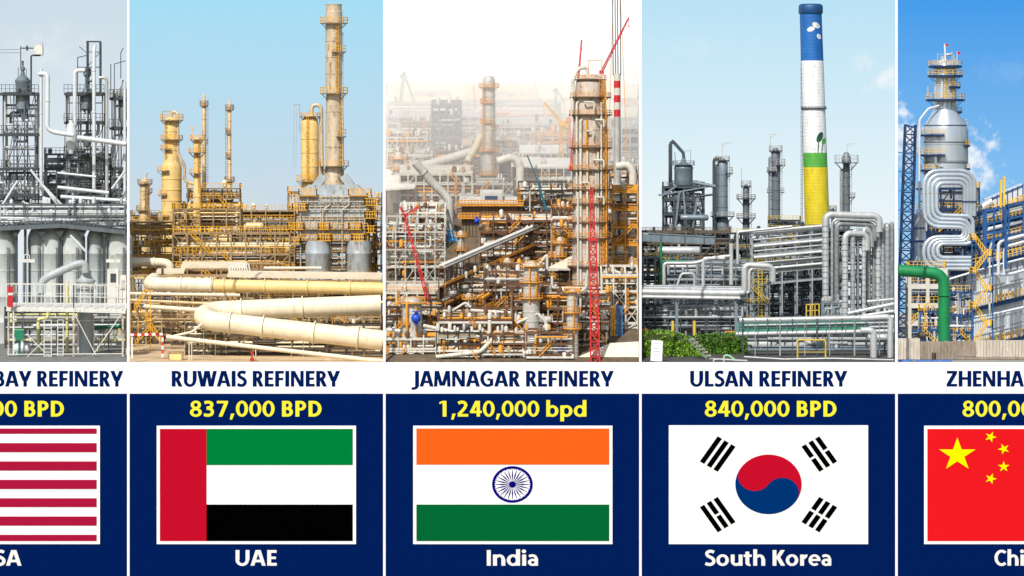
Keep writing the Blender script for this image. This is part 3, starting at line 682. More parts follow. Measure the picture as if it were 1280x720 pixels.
t.part('arm', MB().tube([(38, 6, 115), (38, 6, 69), (50, 6, 69)], 1.1, 8, 2).bar((25, 6, 60), (44, 6, 60), 1.5).bar((25, 6, 57), (25, 6, 84), 1).bar((33, 6, 57), (33, 6, 63), 2.4), SLD)
t.part('box', MB().box(42, 53, 1, 9, 56, 68), WST); t.part('mast', MB().bar((52, 6, 70), (52, 6, 53), .7), SLT)
solo('cable', 'pair of thin cables running left from the hoist', 'cable', MB().bar((-4, 0, 62.5), (26, 0, 61.5), .45).bar((-4, 0, 66), (26, 0, 66), .45), SLD, 12, 48, 66)
pipe('riser_pipe', 'straight white riser just right of the left derrick', 46, [(51.5, 0, 245), (51.5, 0, 86)], 2.0, WHP, legs=None, flange=[(0, .3), (0, .65)])
pipe('riser_pipe', 'thick white pipe hooked over at its top, falling beside the left derrick', 45, [(48, 8, 92), (59, 4, 92), (59, 0, 160), (66, 0, 165), (92, 0, 169)], 2.9, WHP, n=14, bend=6, flange=[(1, .5)])
t = Thing('hopper', 'white hopper standing between the derricks', 'hopper', 89, 47, 198)
t.part('shell', MB().lathe(89, 0, [(3, 192), (4, 187), (7, 178), (7, 162), (6, 159), (6, 156), (3, 154), (3, 150)], 20), WHP); t.part('leg', MB().bar((81, 0, 198), (81, 0, 166), 1).bar((97, 0, 198), (97, 0, 166), 1), SLT)
pipe('cross_pipe', 'thick white pipe running right from the hopper past the middle derrick', 44, [(97, 0, 172), (128, 0, 176), (157.5, 0, 180)], 3.1, WHP, n=14, flange=[(0, .5), (1, .4)])
t = frame('derrick', 'middle dark derrick carrying a grey vessel and open top frame', 'derrick', 83, 128, 52, 24, [258, 240, 220, 192, 152, 116], 4, SLT, SLT, SLD, base=b1, seed=22, pipes=34, pm=PM1, w=1.4, rh=9, decks=False, valves=8, pr=(.6, 2.0))
wide_deck(81, 131, (116, 152, 193, 220))
t.part('top_frame', MB().bar((109, 0, 116), (109, 0, 52), 1.8).bar((125, 0, 116), (125, 0, 53), 1.6).bar((108, 0, 52), (126, 0, 52), 1.8).bar((109, 10, 116), (109, 10, 52), 1.5).bar((125, 10, 116), (125, 10, 52), 1.5).bar((109, 0, 65), (125, 0, 65), 1).bar((109, 0, 84), (125, 0, 84), 1.2).bar((109, 0, 84), (125, 0, 65), .8), SLD)
t.part('side_frame', MB().bar((97, 0, 116), (97, 0, 72), 1).bar((97, 0, 72), (109, 0, 69), 1).bar((97, 0, 84), (109, 0, 84), 1).bar((99, 0, 58), (108, 0, 66), .8), SLD)
t = Thing('vessel', 'grey vessel held in the middle derrick under the open top frame', 'vessel', 108, 52, 164)
t.part('shell', MB().lathe(108, 9, [(2, 185), (5, 180), (6, 172), (2, 168), (2, 144), (4, 140), (8.5, 136), (8.5, 118), (6, 112), (3, 110), (3, 96), (5, 94), (5, 86), (2, 84)], 20), VES)
t.part('side_pipe', MB().tube([(108, 6, 104), (116, 2, 100), (116, 2, 84)], 1.2, 8), SLT)
pipe('riser_pipe', 'tall white riser up the front of the middle derrick', 48, [(117.5, 0, 236), (117.5, 0, 62), (117.5, 6, 58)], 2.3, WHP, flange=[(0, .25), (0, .55), (0, .85)])
pipe('riser_pipe', 'white hooked pipe on the left side of the middle derrick', 48, [(106, 0, 88), (93.5, 0, 88), (93.5, 0, 160)], 2.6, WHP, n=12, bend=5)
pipe('riser_pipe', 'grey hooked pipe on the right side of the middle derrick', 47, [(124, 0, 97), (133.5, 0, 97), (133.5, 0, 250)], 2.0, GAL, n=12, bend=4, flange=[(1, .4)])
t = frame('derrick', 'right dark derrick cut by the divider post', 'derrick', 140, 157, 54, 24, [258, 240, 210, 159, 122], 3, SLT, SLT, SLD, base=b1, seed=23, pipes=26, pm=PM1, w=1.4, rh=10, decks=False, valves=6, pr=(.6, 2.0))
wide_deck(137.5, 157.5, (122, 159, 210))
t.part('davit', MB().bar((138.5, 0, 122), (138.5, 0, 80), 1).bar((151, 0, 98), (151, 0, 66), 1).bar((151, 0, 66), (154, 0, 60), 1).bar((143, 0, 80), (157, 0, 76), .9).bar((143, 0, 80), (143, 0, 122), .9), SLD)
t = Thing('vessel', 'dark vessel in the right derrick beside the divider post', 'vessel', 154, 54, 150); t.part('shell', MB().lathe(153, 6, [(2, 160), (5, 148), (5, 112), (2, 106), (1, 100)], 16), VES); t.part('flange', MB().ring(153, 6, 126, 5, 6.2, 1.5), SLT)
pipe('riser_pipe', 'white riser pipe in front of the right derrick', 46, [(156, 0, 255), (156, 0, 102)], 1.9, WHP, flange=[(0, .5)])
frame('pipe_structure', 'grey pipe gallery between the derricks above the silo deck', 'structure', 56, 138, 60, 18, [268, 250, 232, 212, 193], 6, SLT, SLT, SLD, base=b1, seed=24, pipes=60, pm=PM1, w=1.7, rh=7, valves=20, pr=(.6, 2.0))
frame('pipe_structure', 'dark back frame standing behind the three derricks', 'structure', -2, 150, 78, 18, [262, 240, 216], 9, SLT, SLT, SLD, base=b1, seed=25, pipes=60, pm=PM1, w=1.2, rh=7, valves=8)
frame('pipe_structure', 'low pipe rack along the front of the silo deck', 'structure', 0, 156, 42, 10, [270, 256], 10, SLT, SLT, SLD, base=b1, seed=26, pipes=85, pm=PM1, w=1.3, rails=False, decks=False, valves=26)
for i, (a, b_, r, lb) in enumerate((((38, 0, 212), (72, 0, 256), 1.6, 'white diagonal brace pipe right of the left derrick'), ((54, 0, 232), (77, 0, 256), 1.4, 'shorter white diagonal pipe beside the left derrick'), ((72, 0, 216), (120, 0, 221), 1.4, 'upper white line between the derricks'),
                                ((72, 0, 234), (136, 0, 241), 2.2, 'middle white line between the derricks'), ((76, 0, 246), (157, 0, 251), 2.4, 'lowest stout white line between the derricks'), ((140, 0, 236), (156, 0, 214), 1.5, 'white diagonal pipe at the right derrick'), ((2, 0, 258), (22, 0, 226), 1.6, 'white diagonal pipe in front of the left derrick'), ((28, 0, 252), (46, 0, 262), 1.8, 'short white pipe at the foot of the left derrick'))):
    pipe('thin_pipe', lb, 44, [a, b_], r, WHP, 'white lines above the silo deck')
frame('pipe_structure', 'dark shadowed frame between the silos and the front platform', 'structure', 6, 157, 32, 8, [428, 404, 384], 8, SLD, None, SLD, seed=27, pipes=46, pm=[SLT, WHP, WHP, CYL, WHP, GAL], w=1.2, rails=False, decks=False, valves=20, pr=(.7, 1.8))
# front platform
t = Thing('front_platform', 'white railed platform on rusty legs in front of the silos', 'platform', 82, 12)
t.part('deck', MB().slab([(8, 0, 384), (157, 0, 387), (157, 44, 381), (8, 44, 380)], 2.2), WST)
t.part('edge_beam', MB().bar((8, -.6, 387), (92, -.6, 388), 1, 4).bar((92, -.6, 388), (157, -.6, 390), 1, 4), WST)
t.part('railing', MB().rail([(8, 1, 384), (92, 1, 385), (157, 1, 387)], 29, 12, 1.1), WST); t.part('railing', MB().rail([(8, 42, 380), (157, 42, 381)], 24, 12, .8), WST)
for x in (10.5, 92, 153.5):
    t.part('leg', MB().bar((x, 1, t.py), (x, 1, 387), 2.4), mat('rusty white steel', (196, 186, 176), .7, 0, .2, .8, (110, 66, 48), .5)); t.part('leg', MB().bar((x, 42, t.py), (x, 42, 382), 2), WST)
t.part('brace', MB().bar((93, 0, 392), (120, 0, 444), 1).bar((152, 0, 392), (116, 0, 444), 1.1).bar((34, 0, 418), (62, 0, 446), .9).bar((62, 0, 418), (34, 0, 446), .8), WST)
t.part('cross_beam', MB().bar((10, 0, 443), (153, 0, 442), 1.2).bar((10, 20, 402), (153, 20, 402), 1), WST)
t.part('ladder', MB().ladder(60, -2, t.py, 400, 9, 5, 1.1, False).ladder(75, 4, t.py, 400, 7, 5, 1, False), WST)
t = Thing('blower_vessel', 'white upright vessel with flanged neck standing through the platform', 'vessel', 107, 18)
t.part('shell', MB().lathe(107, 0, [(9.6, t.py), (9.6, 392), (10, 380), (10, 362), (12.5, 361), (12.5, 357.5), (11, 357), (11, 353), (12.2, 352.5), (12.2, 350), (9, 348), (7, 344), (6.6, 338)], 26), SILO2)
t.part('support_leg', MB().bar((96, -6, t.py), (96, -6, 394), 1.1).bar((118, -6, t.py), (118, -6, 394), 1.1), WST)
pipe('duct', 'fat grey duct bending from the upright vessel down to the left', 17, [(107, 0, 341), (106, 0, 329), (96, -2, 330), (60, -4, 346), (53, -4, 352), (52.5, -4, 366)], 5.0, SILO2, n=16, bend=9, flange=[(2, .1), (2, .85)])
pipe('thin_pipe', 'thin white chute sloping down to the upright vessel', 16, [(88, 0, 294), (107, 0, 314)], 1.5, WHP)
for x, y, lb in ((35, 325, 'white flat lamp on a pole in front of the left silos'), (142, 325, 'white flat lamp on a pole in front of the right silo')):
    t = Thing('lamp', lb, 'lamp', x, 20, group='lamps in front of the silos'); t.part('pole', MB().bar((x - 6, 0, t.py), (x - 6, 0, y), 1), SLT)
    t.part('housing', MB().box(x - 9, x + 9, -3, 3, y - 1, y + 3), WST); t.part('hook', MB().tube([(x - 5, 0, y), (x - 5, 0, y - 7), (x + 2, 0, y - 7), (x + 2, 0, y)], .6, 6, 3), WST)
t = Thing('extinguisher', 'tall red cabinet by the left end of the platform railing', 'extinguisher', 13, 11, 384); t.part('cabinet', MB().box(10, 16, -1, 3, 358, 384), EXR); t.part('band', MB().box(9.8, 16.2, -1.4, -1, 366, 369), WST)
t = Thing('cabinet', 'white cabinet with a dark window at the right of the platform', 'cabinet', 141, 18, 384); t.part('body', MB().box(134, 148, 0, 8, 336, 384), WST); t.part('window', MB().box(138, 145, -.5, 0, 342, 353), SLD)
t = Thing('cabinet', 'narrow white cabinet against the divider post', 'cabinet', 154, 17, 384); t.part('body', MB().box(150.5, 157.5, 0, 8, 344, 384), WST); t.part('louvre', MB().box(152, 156, -.5, 0, 350, 362), GAL)
t = Thing('valve', 'green valve wheel under the left of the platform', 'valve', 24, 13); t.part('wheel', MB().hlathe(24, 0, 419, [(4.5, -1), (6.5, -1), (6.5, 1), (4.5, 1)], 16, (0, 1)), GRN); t.part('stem', MB().tube([(24, 2, 419), (24, 2, t.py)], 1.6, 8).tube([(18, 1, 413), (30, 1, 413)], 2, 8), GRN)
drum('drum', 'white horizontal drum under the left of the platform', 'drum', 16, 38, 6, 436, 6.5, 16, WHP, WST, floor=gy(16))
pipe('thin_pipe', 'green pipe passing under the right of the platform', 22, [(112, 0, 409), (157, 0, 408)], 2.4, GRN); 
pipe('thin_pipe', 'pale yellow standpipe bent over under the platform, left of the ladders', 20, [(48, 0, gy(20)), (48, 0, 398), (60, 0, 398), (60, 0, 380)], 2.2, CYL, n=10)
pipe('thin_pipe', 'pale yellow standpipe between the ladders and the upright vessel', 21, [(84, 0, gy(21)), (84, 0, 352)], 2.0, CYL, n=10)
for i, (x0, y0, x1, y1, lb) in enumerate(((122, 432, 134, 410, 'left yellow stair rail under the right of the platform'), (128, 436, 142, 408, 'middle yellow stair rail under the right of the platform'), (136, 436, 150, 408, 'right yellow stair rail under the right of the platform'))):
    solo('handrail', lb, 'handrail', MB().bar((x0, 0, y0), (x1, 0, y1), 1.4).bar((x0, 0, y0), (x0, 0, y0 + 10), 1).bar((x1, 0, y1), (x1, 0, y1 + 12), 1), CYL, x0, 24, y0 + 10)
# ================================================================== the desert plant (second bay)
STACK = mat('weathered stack plate', (206, 190, 164), .5, .15, .25, .5, (120, 84, 50), .3)
BEI = mat('beige vessel paint', (232, 200, 132), .5, .0, .18, .5, (150, 105, 55), .2)
BEI2 = mat('tan insulation cladding', (222, 196, 150), .5, .05, .25, .6, (120, 84, 50), .25)
YR = mat('yellow safety paint', (230, 172, 40), .5, 0, .2, .8)
BST = mat('brown primed steel', (170, 144, 106), .6, .1, .3, .6, (90, 55, 28), .3)
DST = mat('dark shop steel', (78, 70, 60), .6, .1, .3, .6)
CRM = mat('cream pipe paint', (236, 222, 194), .5, .0, .16, .3, (196, 166, 124), .16, bump=.12)
YPIPE = mat('ochre pipe paint', (234, 204, 138), .5, .0, .18, .3, (196, 154, 92), .14, bump=.12)
BWP = mat('bluish white pipe paint', (196, 202, 206), .4, .1, .1, .3)
GAL = mat('galvanised grey steel', (190, 190, 184), .45, .3, .25, .8)
BGR = mat('blue grey casing', (176, 188, 196), .5, .15, .25, .5, (130, 100, 66), .3)
RSB = mat('barrier red', (196, 40, 36), .5, 0, .1)
WPT = mat('white paint', (228, 226, 218), .5, 0, .1, .6)
OFF = mat('pale roof sheet', (222, 208, 180), .55, .1, .15, .4)
PM2 = [BST, CRM, BEI2, GAL, DST, YPIPE, BST, BEI2]

t = tower('chimney', 'tall tan steel chimney with ringed yellow walkways rising from the heater', 'chimney', 416.5, 76,
          [(16, 262), (15, 250), (11.4, 212), (10.6, 206), (10.2, 160), (9.7, 118), (10.2, 112), (10.6, 30), (10.8, 14), (10.0, 13), (10.0, 6), (10.6, 5.5), (10.6, 4.6)], STACK,
          [(28, 17.5, 0, 360, 7), (64, 15.5, -100, 60, 7), (116, 17.5, 0, 360, 7), (170, 15.5, -70, 40, 8), (207, 19, 0, 360, 6)], YR, BST,
          [(-65, 28, 116), (-28, 116, 206)], bands=24, pyb=gy(76), n=32, d=14)
t.part('cable_pipe', MB().tube([(429, 12, 240), (428, 12, 120), (428, 12, 40)], .6, 6), GAL)
t = tower('process_column', 'short yellow domed column beside the tall chimney', 'column', 387, 78,
          [(10.6, 300), (10.6, 226), (11.2, 225), (11.2, 156), (10, 150), (7, 146), (2, 144)], BEI, [(226, 17, 120, 330, 7), (145, 13.5, 0, 360, 4)], YR, BST, [(-100, 146, 224)], bands=20, n=28, d=6)
t.part('overhead_pipe', MB().tube([(389, 6, 146), (389, 6, 131), (401, 6, 131), (402, 6, 240)], 2.6, 10, 6), STACK)
t.part('davit', MB().bar((374.5, 2, 165), (374.5, 2, 130), .9).bar((374.5, 2, 130), (367, 2, 131), .8).bar((368, 2, 131), (366, 2, 212), .35).bar((371, 2, 133), (369.5, 2, 210), .3), BST)
# fired heater under the chimney
t = Thing('fired_heater', 'grey boxed fired heater with yellow balconies at the foot of the tall chimney', 'heater', 416, 70)
c = MB().box(372, 458, 0, 44, 243, 301).prism([(372, 243), (458, 243), (446, 231), (384, 231)], 4, 40)
t.part('casing', c, BGR)
rb = MB()
for i in range(13): x = 373 + i * 7; rb.box(x - .5, x + .5, -1.4, 0, 244, 300)
for y in (246, 258, 271, 274, 286, 299): rb.box(371, 459, -2.0, 0, y - .6, y + .6)
for i in range(0, 12, 2): rb.bar((373 + i * 7, -1.8, 246), (380 + i * 7, -1.8, 257), .7).bar((387 + i * 7, -1.8, 246), (380 + i * 7, -1.8, 257), .7)
t.part('stiffener', rb, STACK)
for x, n_ in ((397, 0), (449, 1)):
    q = t.part('heater_cell', MB().lathe(x, 5, [(15.5, gy(70)), (15.5, 318), (16, 317), (16, 316), (15.5, 315), (15.5, 301)], 26), BGR)
    t.part('burner_ring', MB().ring(x, 5, 340, 15.6, 18, 1.2), YR, q)
for y, dd in ((300, -5), (286, -6)):
    q = t.part('walkway', MB().box(372, 460, dd, -2.3, y, y + 1), BST); t.part('railing', MB().rail([(372, dd, y), (460, dd, y)], 7, 6, .7), YR, q)
for y in (262, 252): t.part('pipe', MB().tube([(368, -4, y), (462, -4, y)], .9, 7), GAL)
for a, b_, y in ((366, 384, 262), (374, 396, 244), (398, 412, 286), (398, 414, 300), (436, 452, 286), (440, 456, 300), (436, 464, 244), (456, 474, 256), (456, 472, 272), (458, 470, 290), (360, 380, 286), (356, 376, 304)):
    q = t.part('balcony', MB().box(a, b_, -8, -2.3, y + .1, y + 1.1), YR); t.part('railing', MB().rail([(a, -2.5, y), (a, -8, y), (b_, -8, y), (b_, -2.5, y)], 8, 3, .9), YR, q)
t.part('duct', MB().prism([(380, 243), (393, 243), (408, 222), (400, 217)], 8, 24).prism([(453, 243), (441, 243), (424, 222), (432, 217)], 8, 24), BGR)
for x in (376, 404, 428, 456): t.part('pipe', MB().tube([(x, -4, 335), (x, -4, 262), (x + 9, -4, 256), (x + 9, -4, 244)], .9, 7), GAL)
frame('pipe_structure', 'tan steel frame with yellow rails right of the fired heater', 'structure', 460, 476, 74, 22, [338, 312, 290, 266, 248], 3, BST, YR, seed=31, pipes=40, pm=PM2)
frame('pipe_structure', 'brown frame left of the heater under the yellow domed column', 'structure', 360, 384, 84, 18, [338, 312, 288, 262, 240], 2, BST, YR, seed=33, pipes=30, pm=PM2)
# columns
t = tower('process_column', 'stout beige column with a narrow waist and square top platform', 'column', 214.5, 84,
          [(12.8, 345), (12.6, 210), (11.6, 205), (8.8, 199), (8.8, 152), (7, 148), (3, 146)], BEI,
          [(213, 18, 100, 260, 5), (186, 14, 90, 270, 5), (174, 14, 0, 360, 5), (150, 14.5, 0, 360, 7), (243, 17, 100, 250, 5), (270, 17, 90, 260, 5)], YR, BST, [(-130, 152, 200)], bands=15, n=28)
t.part('overhead_pipe', MB().tube([(214, 0, 147), (214, 0, 140), (222.5, -4, 140), (222.5, -4, 192), (231, -4, 206), (231, -4, 226), (246, -4, 231)], 2.1, 9, 5), STACK)
t.part('top_hoist', MB().bar((203, 0, 150), (203, 0, 139), .8).bar((203, 0, 139), (222, 0, 139), .8).bar((222, 0, 139), (222, 0, 150), .8), BST)
tower('process_column', 'slim beige column with two broad platforms behind the left frame', 'column', 246.5, 80,
      [(5.2, 300), (5, 232), (4.4, 230), (4.4, 176), (3.4, 173), (1, 171)], BEI, [(190, 11, 0, 360, 5), (174, 9, 0, 360, 5), (216, 10, 120, 300, 5)], YR, BST, [(-60, 176, 240)], bands=16, davit=(241, 172, 159, -6))
tower('flare_stack', 'thin pale stack with one crown platform, taller of the slender pair', 'stack', 255, 92,
      [(3.0, 300), (2.9, 230), (2.5, 228), (2.3, 128), (1.6, 126), (1.6, 119), (.8, 118)], BEI2, [(131, 5.6, 0, 360, 5), (178, 5.4, 0, 180, 5)], BST, BST, [(0, 131, 230)], bands=22)
tower('flare_stack', 'thin pale stack with four small platforms, shorter of the slender pair', 'stack', 286.8, 92,
      [(3.6, 300), (3.4, 226), (2.4, 222), (2.2, 133), (1.4, 131), (1.4, 125), (.7, 124.5)], BEI2, [(136, 5.6, 0, 360, 5), (166, 5, 100, 280, 5), (196, 5, 100, 280, 5), (226, 6.5, 0, 360, 5)], BST, BST, [(180, 136, 226)], bands=18)
tower('process_column', 'small tan column with stacked platforms at the far left of the desert plant', 'column', 181, 82,
      [(7.2, 340), (7, 262), (6, 259), (5.8, 228), (4, 224), (1, 222)], BEI2, [(229, 9.5, 0, 360, 5), (240, 9.5, -60, 120, 5), (262, 11, 90, 300, 5), (284, 11, 0, 360, 5)], BST, BST, [(-70, 229, 285)], bands=12, davit=(183, 224, 217, 3))
tower('process_column', 'stubby beige column low at the left behind the cream pipe', 'column', 170, 76, [(6.2, 345), (6.2, 306), (4, 302), (1, 300)], BEI, [(306, 9, 0, 360, 4)], YR, BST, bands=10)
tower('process_column', 'slim tan column with four platforms right of the small far left column', 'column', 196.5, 86, [(4.6, 340), (4.4, 272), (2.6, 269), (1, 267)], BEI2, [(271, 8, 0, 360, 5), (284, 8.5, 0, 360, 5), (296, 8.5, 0, 360, 5), (310, 9, 0, 360, 5)], BST, BST, [(-70, 271, 320)], bands=10)
tower('process_column', 'stubby tan drum column above the upper brown deck by the second slender stack', 'column', 270, 84, [(5.6, 300), (5.6, 250), (4, 246), (1, 244)], BEI, [(249, 9, 0, 360, 5), (262, 9.5, 0, 360, 5)], YR, BST, bands=10, davit=(265, 244, 236, 9))
tower('process_column', 'short beige column at the right foot of the stout beige column', 'column', 234, 82, [(4, 330), (4, 262), (2.5, 259), (1, 258)], BEI, [(262, 8, 0, 360, 5), (280, 8.5, 0, 360, 5), (300, 9, 0, 360, 5)], YR, BST, [(-100, 262, 300)], bands=9)
# process frames
frame('pipe_structure', 'long tan brown frame packed with pipes under the beige columns', 'structure', 216, 300, 66, 34, [338, 319, 291, 262], 6, BST, YR, seed=2, pipes=80, pm=PM2, w=1.3, rh=7, nd=3, valves=24)
frame('pipe_structure', 'upper brown deck with yellow rails below the two slender stacks', 'structure', 234, 299, 80, 22, [291, 275, 262, 248, 236], 5, BST, YR, seed=3, pipes=60, pm=PM2, w=1.0, valves=18)
frame('pipe_structure', 'open tan pipe bridge between the slender stacks and the heater', 'structure', 296, 368, 78, 24, [338, 316, 291, 276, 264], 5, BST, YR, seed=4, pipes=70, pm=PM2, w=1.2, valves=18)
frame('pipe_structure', 'low yellow railed deck in front of the brown frames', 'structure', 216, 362, 56, 18, [336, 318, 292], 9, BST, YR, seed=5, pipes=70, pm=PM2, w=1.5, rh=8, valves=18)
frame('pipe_structure', 'left tan frame around the foot of the small columns', 'structure', 158, 218, 72, 30, [346, 326, 308, 292, 278], 5, BST, YR, seed=6, pipes=70, pm=PM2, valves=18)
frame('pipe_structure', 'dark frame at the back behind the stout beige column', 'structure', 164, 300, 100, 20, [340, 316, 292, 270], 9, DST, BST, seed=7, pipes=70, pm=PM2, valves=14)
frame('pipe_structure', 'dark frame at the back between the stacks and the chimney', 'structure', 300, 470, 104, 20, [340, 316, 296, 280], 10, DST, BST, seed=8, pipes=70, pm=PM2, valves=12)
for i, (a, b_, y, r, m_, lb) in enumerate(((266, 292, 300, 6, YPIPE, 'ochre horizontal drum on the long brown frame'), (306, 330, 283, 5, BEI2, 'tan horizontal drum on the pipe bridge'), (336, 358, 309, 5.5, BEI, 'beige horizontal drum low in the pipe bridge'), (226, 250, 310, 6, BEI2, 'tan horizontal drum low in the long brown frame'))):
    drum('drum', lb, 'drum', a, b_, 3, y, r, 60, m_, BST, 'horizontal drums in the desert plant')
# long yellow railed walkway in front, and its foreground
frame('pipe_rack', 'brown pipe rack with cream lines behind the big yellow pipe', 'pipe rack', 163, 300, 40, 24, [408, 393, 378, 345], 8, BST, YR, seed=9, pipes=60, pm=[CRM, CRM, BEI2, BST, DST, YPIPE], w=1.6, rails=False, decks=False, valves=10)
frame('pipe_rack', 'brown pipe rack under the long pale roof', 'pipe rack', 296, 476, 40, 24, [412, 396, 376, 352], 9, BST, YR, seed=10, pipes=60, pm=[CRM, BEI2, BST, DST, YPIPE], w=1.8, rails=False, decks=False, valves=10)
def roof(lb, x0, x1, y, d, Y, th, posts, pyb=None, slope=0.0):
    t = Thing('roof_canopy', lb, 'roof', (x0 + x1) / 2, Y, None, 'pale canopies over the desert pipes')
    t.part('roof_sheet', MB().slab([(x0, 0, y), (x1, 0, y + slope), (x1, d, y - d * .25 + slope), (x0, d, y - d * .25)], th), OFF)
    for x in posts: t.part('post', MB().bar((x, 2, y + th), (x, 2, t.py), 1.8), BST)
roof('long pale roof over the big yellow pipe at the right', 284, 477, 344, 22, 36, 2.6, [287, 309, 336, 366, 398, 432, 464], slope=3)
roof('short pale roof above the cream pipe, below the long brown frame', 226, 308, 333, 22, 46, 2.4, [229, 252, 276, 303])
roof('small pale roof left of the short pale roof', 195, 230, 340, 16, 44, 2.2, [197, 226])
vs_ = Thing('louvre_screen', 'slatted white screen at the end of the short pale roof', 'screen', 303, 44, 348)
vs_.part('frame', MB().bar((286, 0, 341), (316, 0, 341), 1).bar((286, 0, 330), (312, 0, 330), 1).bar((286, 0, 341), (286, 0, 330), 1), WPT)
for i in range(9): vs_.part('slat', MB().bar((288 + i * 3.1, 0, 341), (286.5 + i * 3, 0, 330), 1.5, .4), WPT)
pipe('big_pipe', 'big cream white pipe with a rounded left end beside the yellow stairs', 30, [(186, 60, 352), (186, 4, 355.5), (266, 3, 356.5)], 8.8, CRM, n=18, bend=14, flange=[(1, .5), (1, .97)], legs=[(219, 2, 364, gy(30)), (258, 2, 365, gy(30))], legm=BST, pyb=gy(30))
pipe('big_pipe', 'big ochre pipe running right under the long pale roof', 30, [(267, 3, 357), (480, -2, 361)], 8.0, YPIPE, n=18, flange=[(0, .06), (0, .3), (0, .55), (0, .8)], legs=[(300, 2, 365, gy(30)), (330, 1, 368, gy(30)), (392, 0, 369, gy(30)), (448, 0, 370, gy(30))], legm=BST, pyb=gy(30))
pipe('big_pipe', 'huge cream pipe looping back at its left end in the foreground', 12, [(474, 52, 383), (254, 44, 391), (251, 0, 400), (480, -10, 425)], 12.3, CRM, n=22, bend=24, flange=[(0, .45), (0, .8), (2, .16), (2, .34), (2, .62), (2, .86)], legs=[(262, -1, 413, gy(12)), (372, -6, 424, gy(12)), (448, -8, 433, gy(12)), (420, 50, 396, gy(12)), (330, 47, 400, gy(12))], legm=BST, pyb=gy(12))
pipe('thin_pipe', 'slim cream pipe slanting down in front of the huge looped pipe', 4, [(208, 0, 421), (346, 0, 437), (480, 0, 452)], 2.8, CRM, flange=[(0, .3), (1, .4)], legs=[(238, 0, 426, gy(4)), (318, 0, 436, gy(4)), (410, 0, 446, gy(4))], legm=CRM, pyb=gy(4))
pipe('thin_pipe', 'slim white pipe rising to the huge looped pipe from the left', 6, [(209, 0, 422), (240, 6, 415), (252, 8, 405)], 1.6, CRM)
pipe('big_pipe', 'cream pipe with a bent right end lying low at the far left', 50, [(164, 0, 328), (202, 0, 328), (212, 0, 330), (214, 0, 352)], 5.5, CRM, n=14, flange=[(0, .75)])
for i, (x0, x1, ya, yb, r, m_, lb) in enumerate(((163, 300, 367, 369, 2.0, CRM, 'upper cream line of the low rack behind the stairs'), (163, 272, 375, 380, 1.6, BEI2, 'second cream line of the low rack behind the stairs'), (180, 292, 383, 391, 3.0, CRM, 'stout cream line sagging to the right on the low rack'), (163, 240, 399, 399, 1.4, BST, 'brown lowest line of the low rack'), (330, 486, 377, 378, 2.0, CRM, 'cream line just under the big yellow pipe'), (330, 402, 335, 335, 1.8, CRM, 'cream line lying on the long pale roof'))):
    pipe('thin_pipe', lb, 27 if i != 5 else 40, [(x0, 0, ya), (x1, 0, yb)], r, m_, 'lines on the desert pipe racks')
t = Thing('stair_tower', 'yellow zigzag stairs beside the cream rack at the far left', 'stairs', 182, 22)
for a, b_ in (((184, 0, 364), (168, 0, 388)), ((168, 4, 388), (184, 4, 400)), ((182, 0, 400), (197, 0, 424))): t.part('flight', MB().stair(a, b_, 5, 8), YR)
t.part('landing', MB().box(163, 172, -2, 8, 388, 389.2).box(180, 190, -2, 8, 400, 401.2).box(181, 192, -2, 8, 363, 364.2), YR)
t.part('post', MB().bar((165, 0, 388), (165, 0, t.py), 1).bar((188, 0, 363), (188, 0, t.py), 1).bar((172, 6, 388), (172, 6, t.py), 1), YR)
t = Thing('barrier', 'red and white striped barrier bar with one upright post on the sand', 'barrier', 185, 8)
for i in range(9): t.part('band', MB().bar((163 + i * 4.5, 0, 418.5 - i * .1), (167.5 + i * 4.5, 0, 418.4 - i * .1), 3), RSB if i % 2 else WPT)
for i in range(7): t.part('band', MB().box(202, 204.5, -1, 1, 417 + i * 5, 422 + i * 5 if i < 6 else t.py), WPT if i % 2 else RSB)
t.part('post', MB().box(164, 166, 0, 2, 420, t.py), WPT)
frame('pipe_rack', 'dark steel trestle beneath the huge looped pipe', 'pipe rack', 232, 476, 16, 26, [436, 420, 406], 12, DST, None, seed=14, pipes=85, pm=[BST, DST, CRM, BEI2, GAL], w=1.5, rails=False, decks=False, valves=16, pr=(.6, 1.9))
t = Thing('crate', 'ochre wooden crate standing on the sand by the thin pipe', 'crate', 219, 5)
t.part('box', MB().box(210, 228, 0, 12, 441, t.py), YPIPE); t.part('rib', MB().box(209.5, 228.5, -.6, 12.6, 440, 442).box(209.5, 211.5, -.6, 0, 442, t.py).box(226.5, 228.5, -.6, 0, 442, t.py), BST)
t = Thing('valve', 'red upright valve under the thin cream pipe', 'valve', 315, 3)
t.part('body', MB().lathe(315, 0, [(2.6, t.py), (2.6, t.py - 3), (1.2, t.py - 4), (1.2, t.py - 8), (2.2, t.py - 9), (2.2, t.py - 12), (.6, t.py - 13)], 12), mat('valve red', (190, 48, 30), .5, 0, .2)); t.part('handwheel', MB().ring(315, 0, t.py - 14, 1.8, 2.6, .6), DST)
# ================================================================== the plant with the painted chimney (fourth bay)
BG = mat('blue grey column cladding', (126, 142, 154), .45, .25, .25, .6)
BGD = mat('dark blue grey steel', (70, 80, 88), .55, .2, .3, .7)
SIL = mat('silver lagging', (168, 174, 178), .4, .35, .25, .8)
SIL2 = mat('bright lagging', (198, 202, 204), .4, .3, .22, .8, (150, 140, 126), .15)
BGC = mat('grey column plate', (112, 122, 130), .5, .2, .3, .6, (84, 80, 76), .2)
BRN = mat('brown stained steel', (98, 88, 76), .65, .1, .35, .6, (80, 56, 38), .3)
PGR = mat('pipe green', (36, 128, 84), .5, 0, .15, .6)
TGR = mat('sheeting sea green', (58, 138, 116), .55, 0, .2, .6)
YR4 = mat('faded yellow rail', (206, 178, 62), .55, 0, .2, .8)
PM4 = [SIL, BG, SIL2, BGD, SIL, BGD]
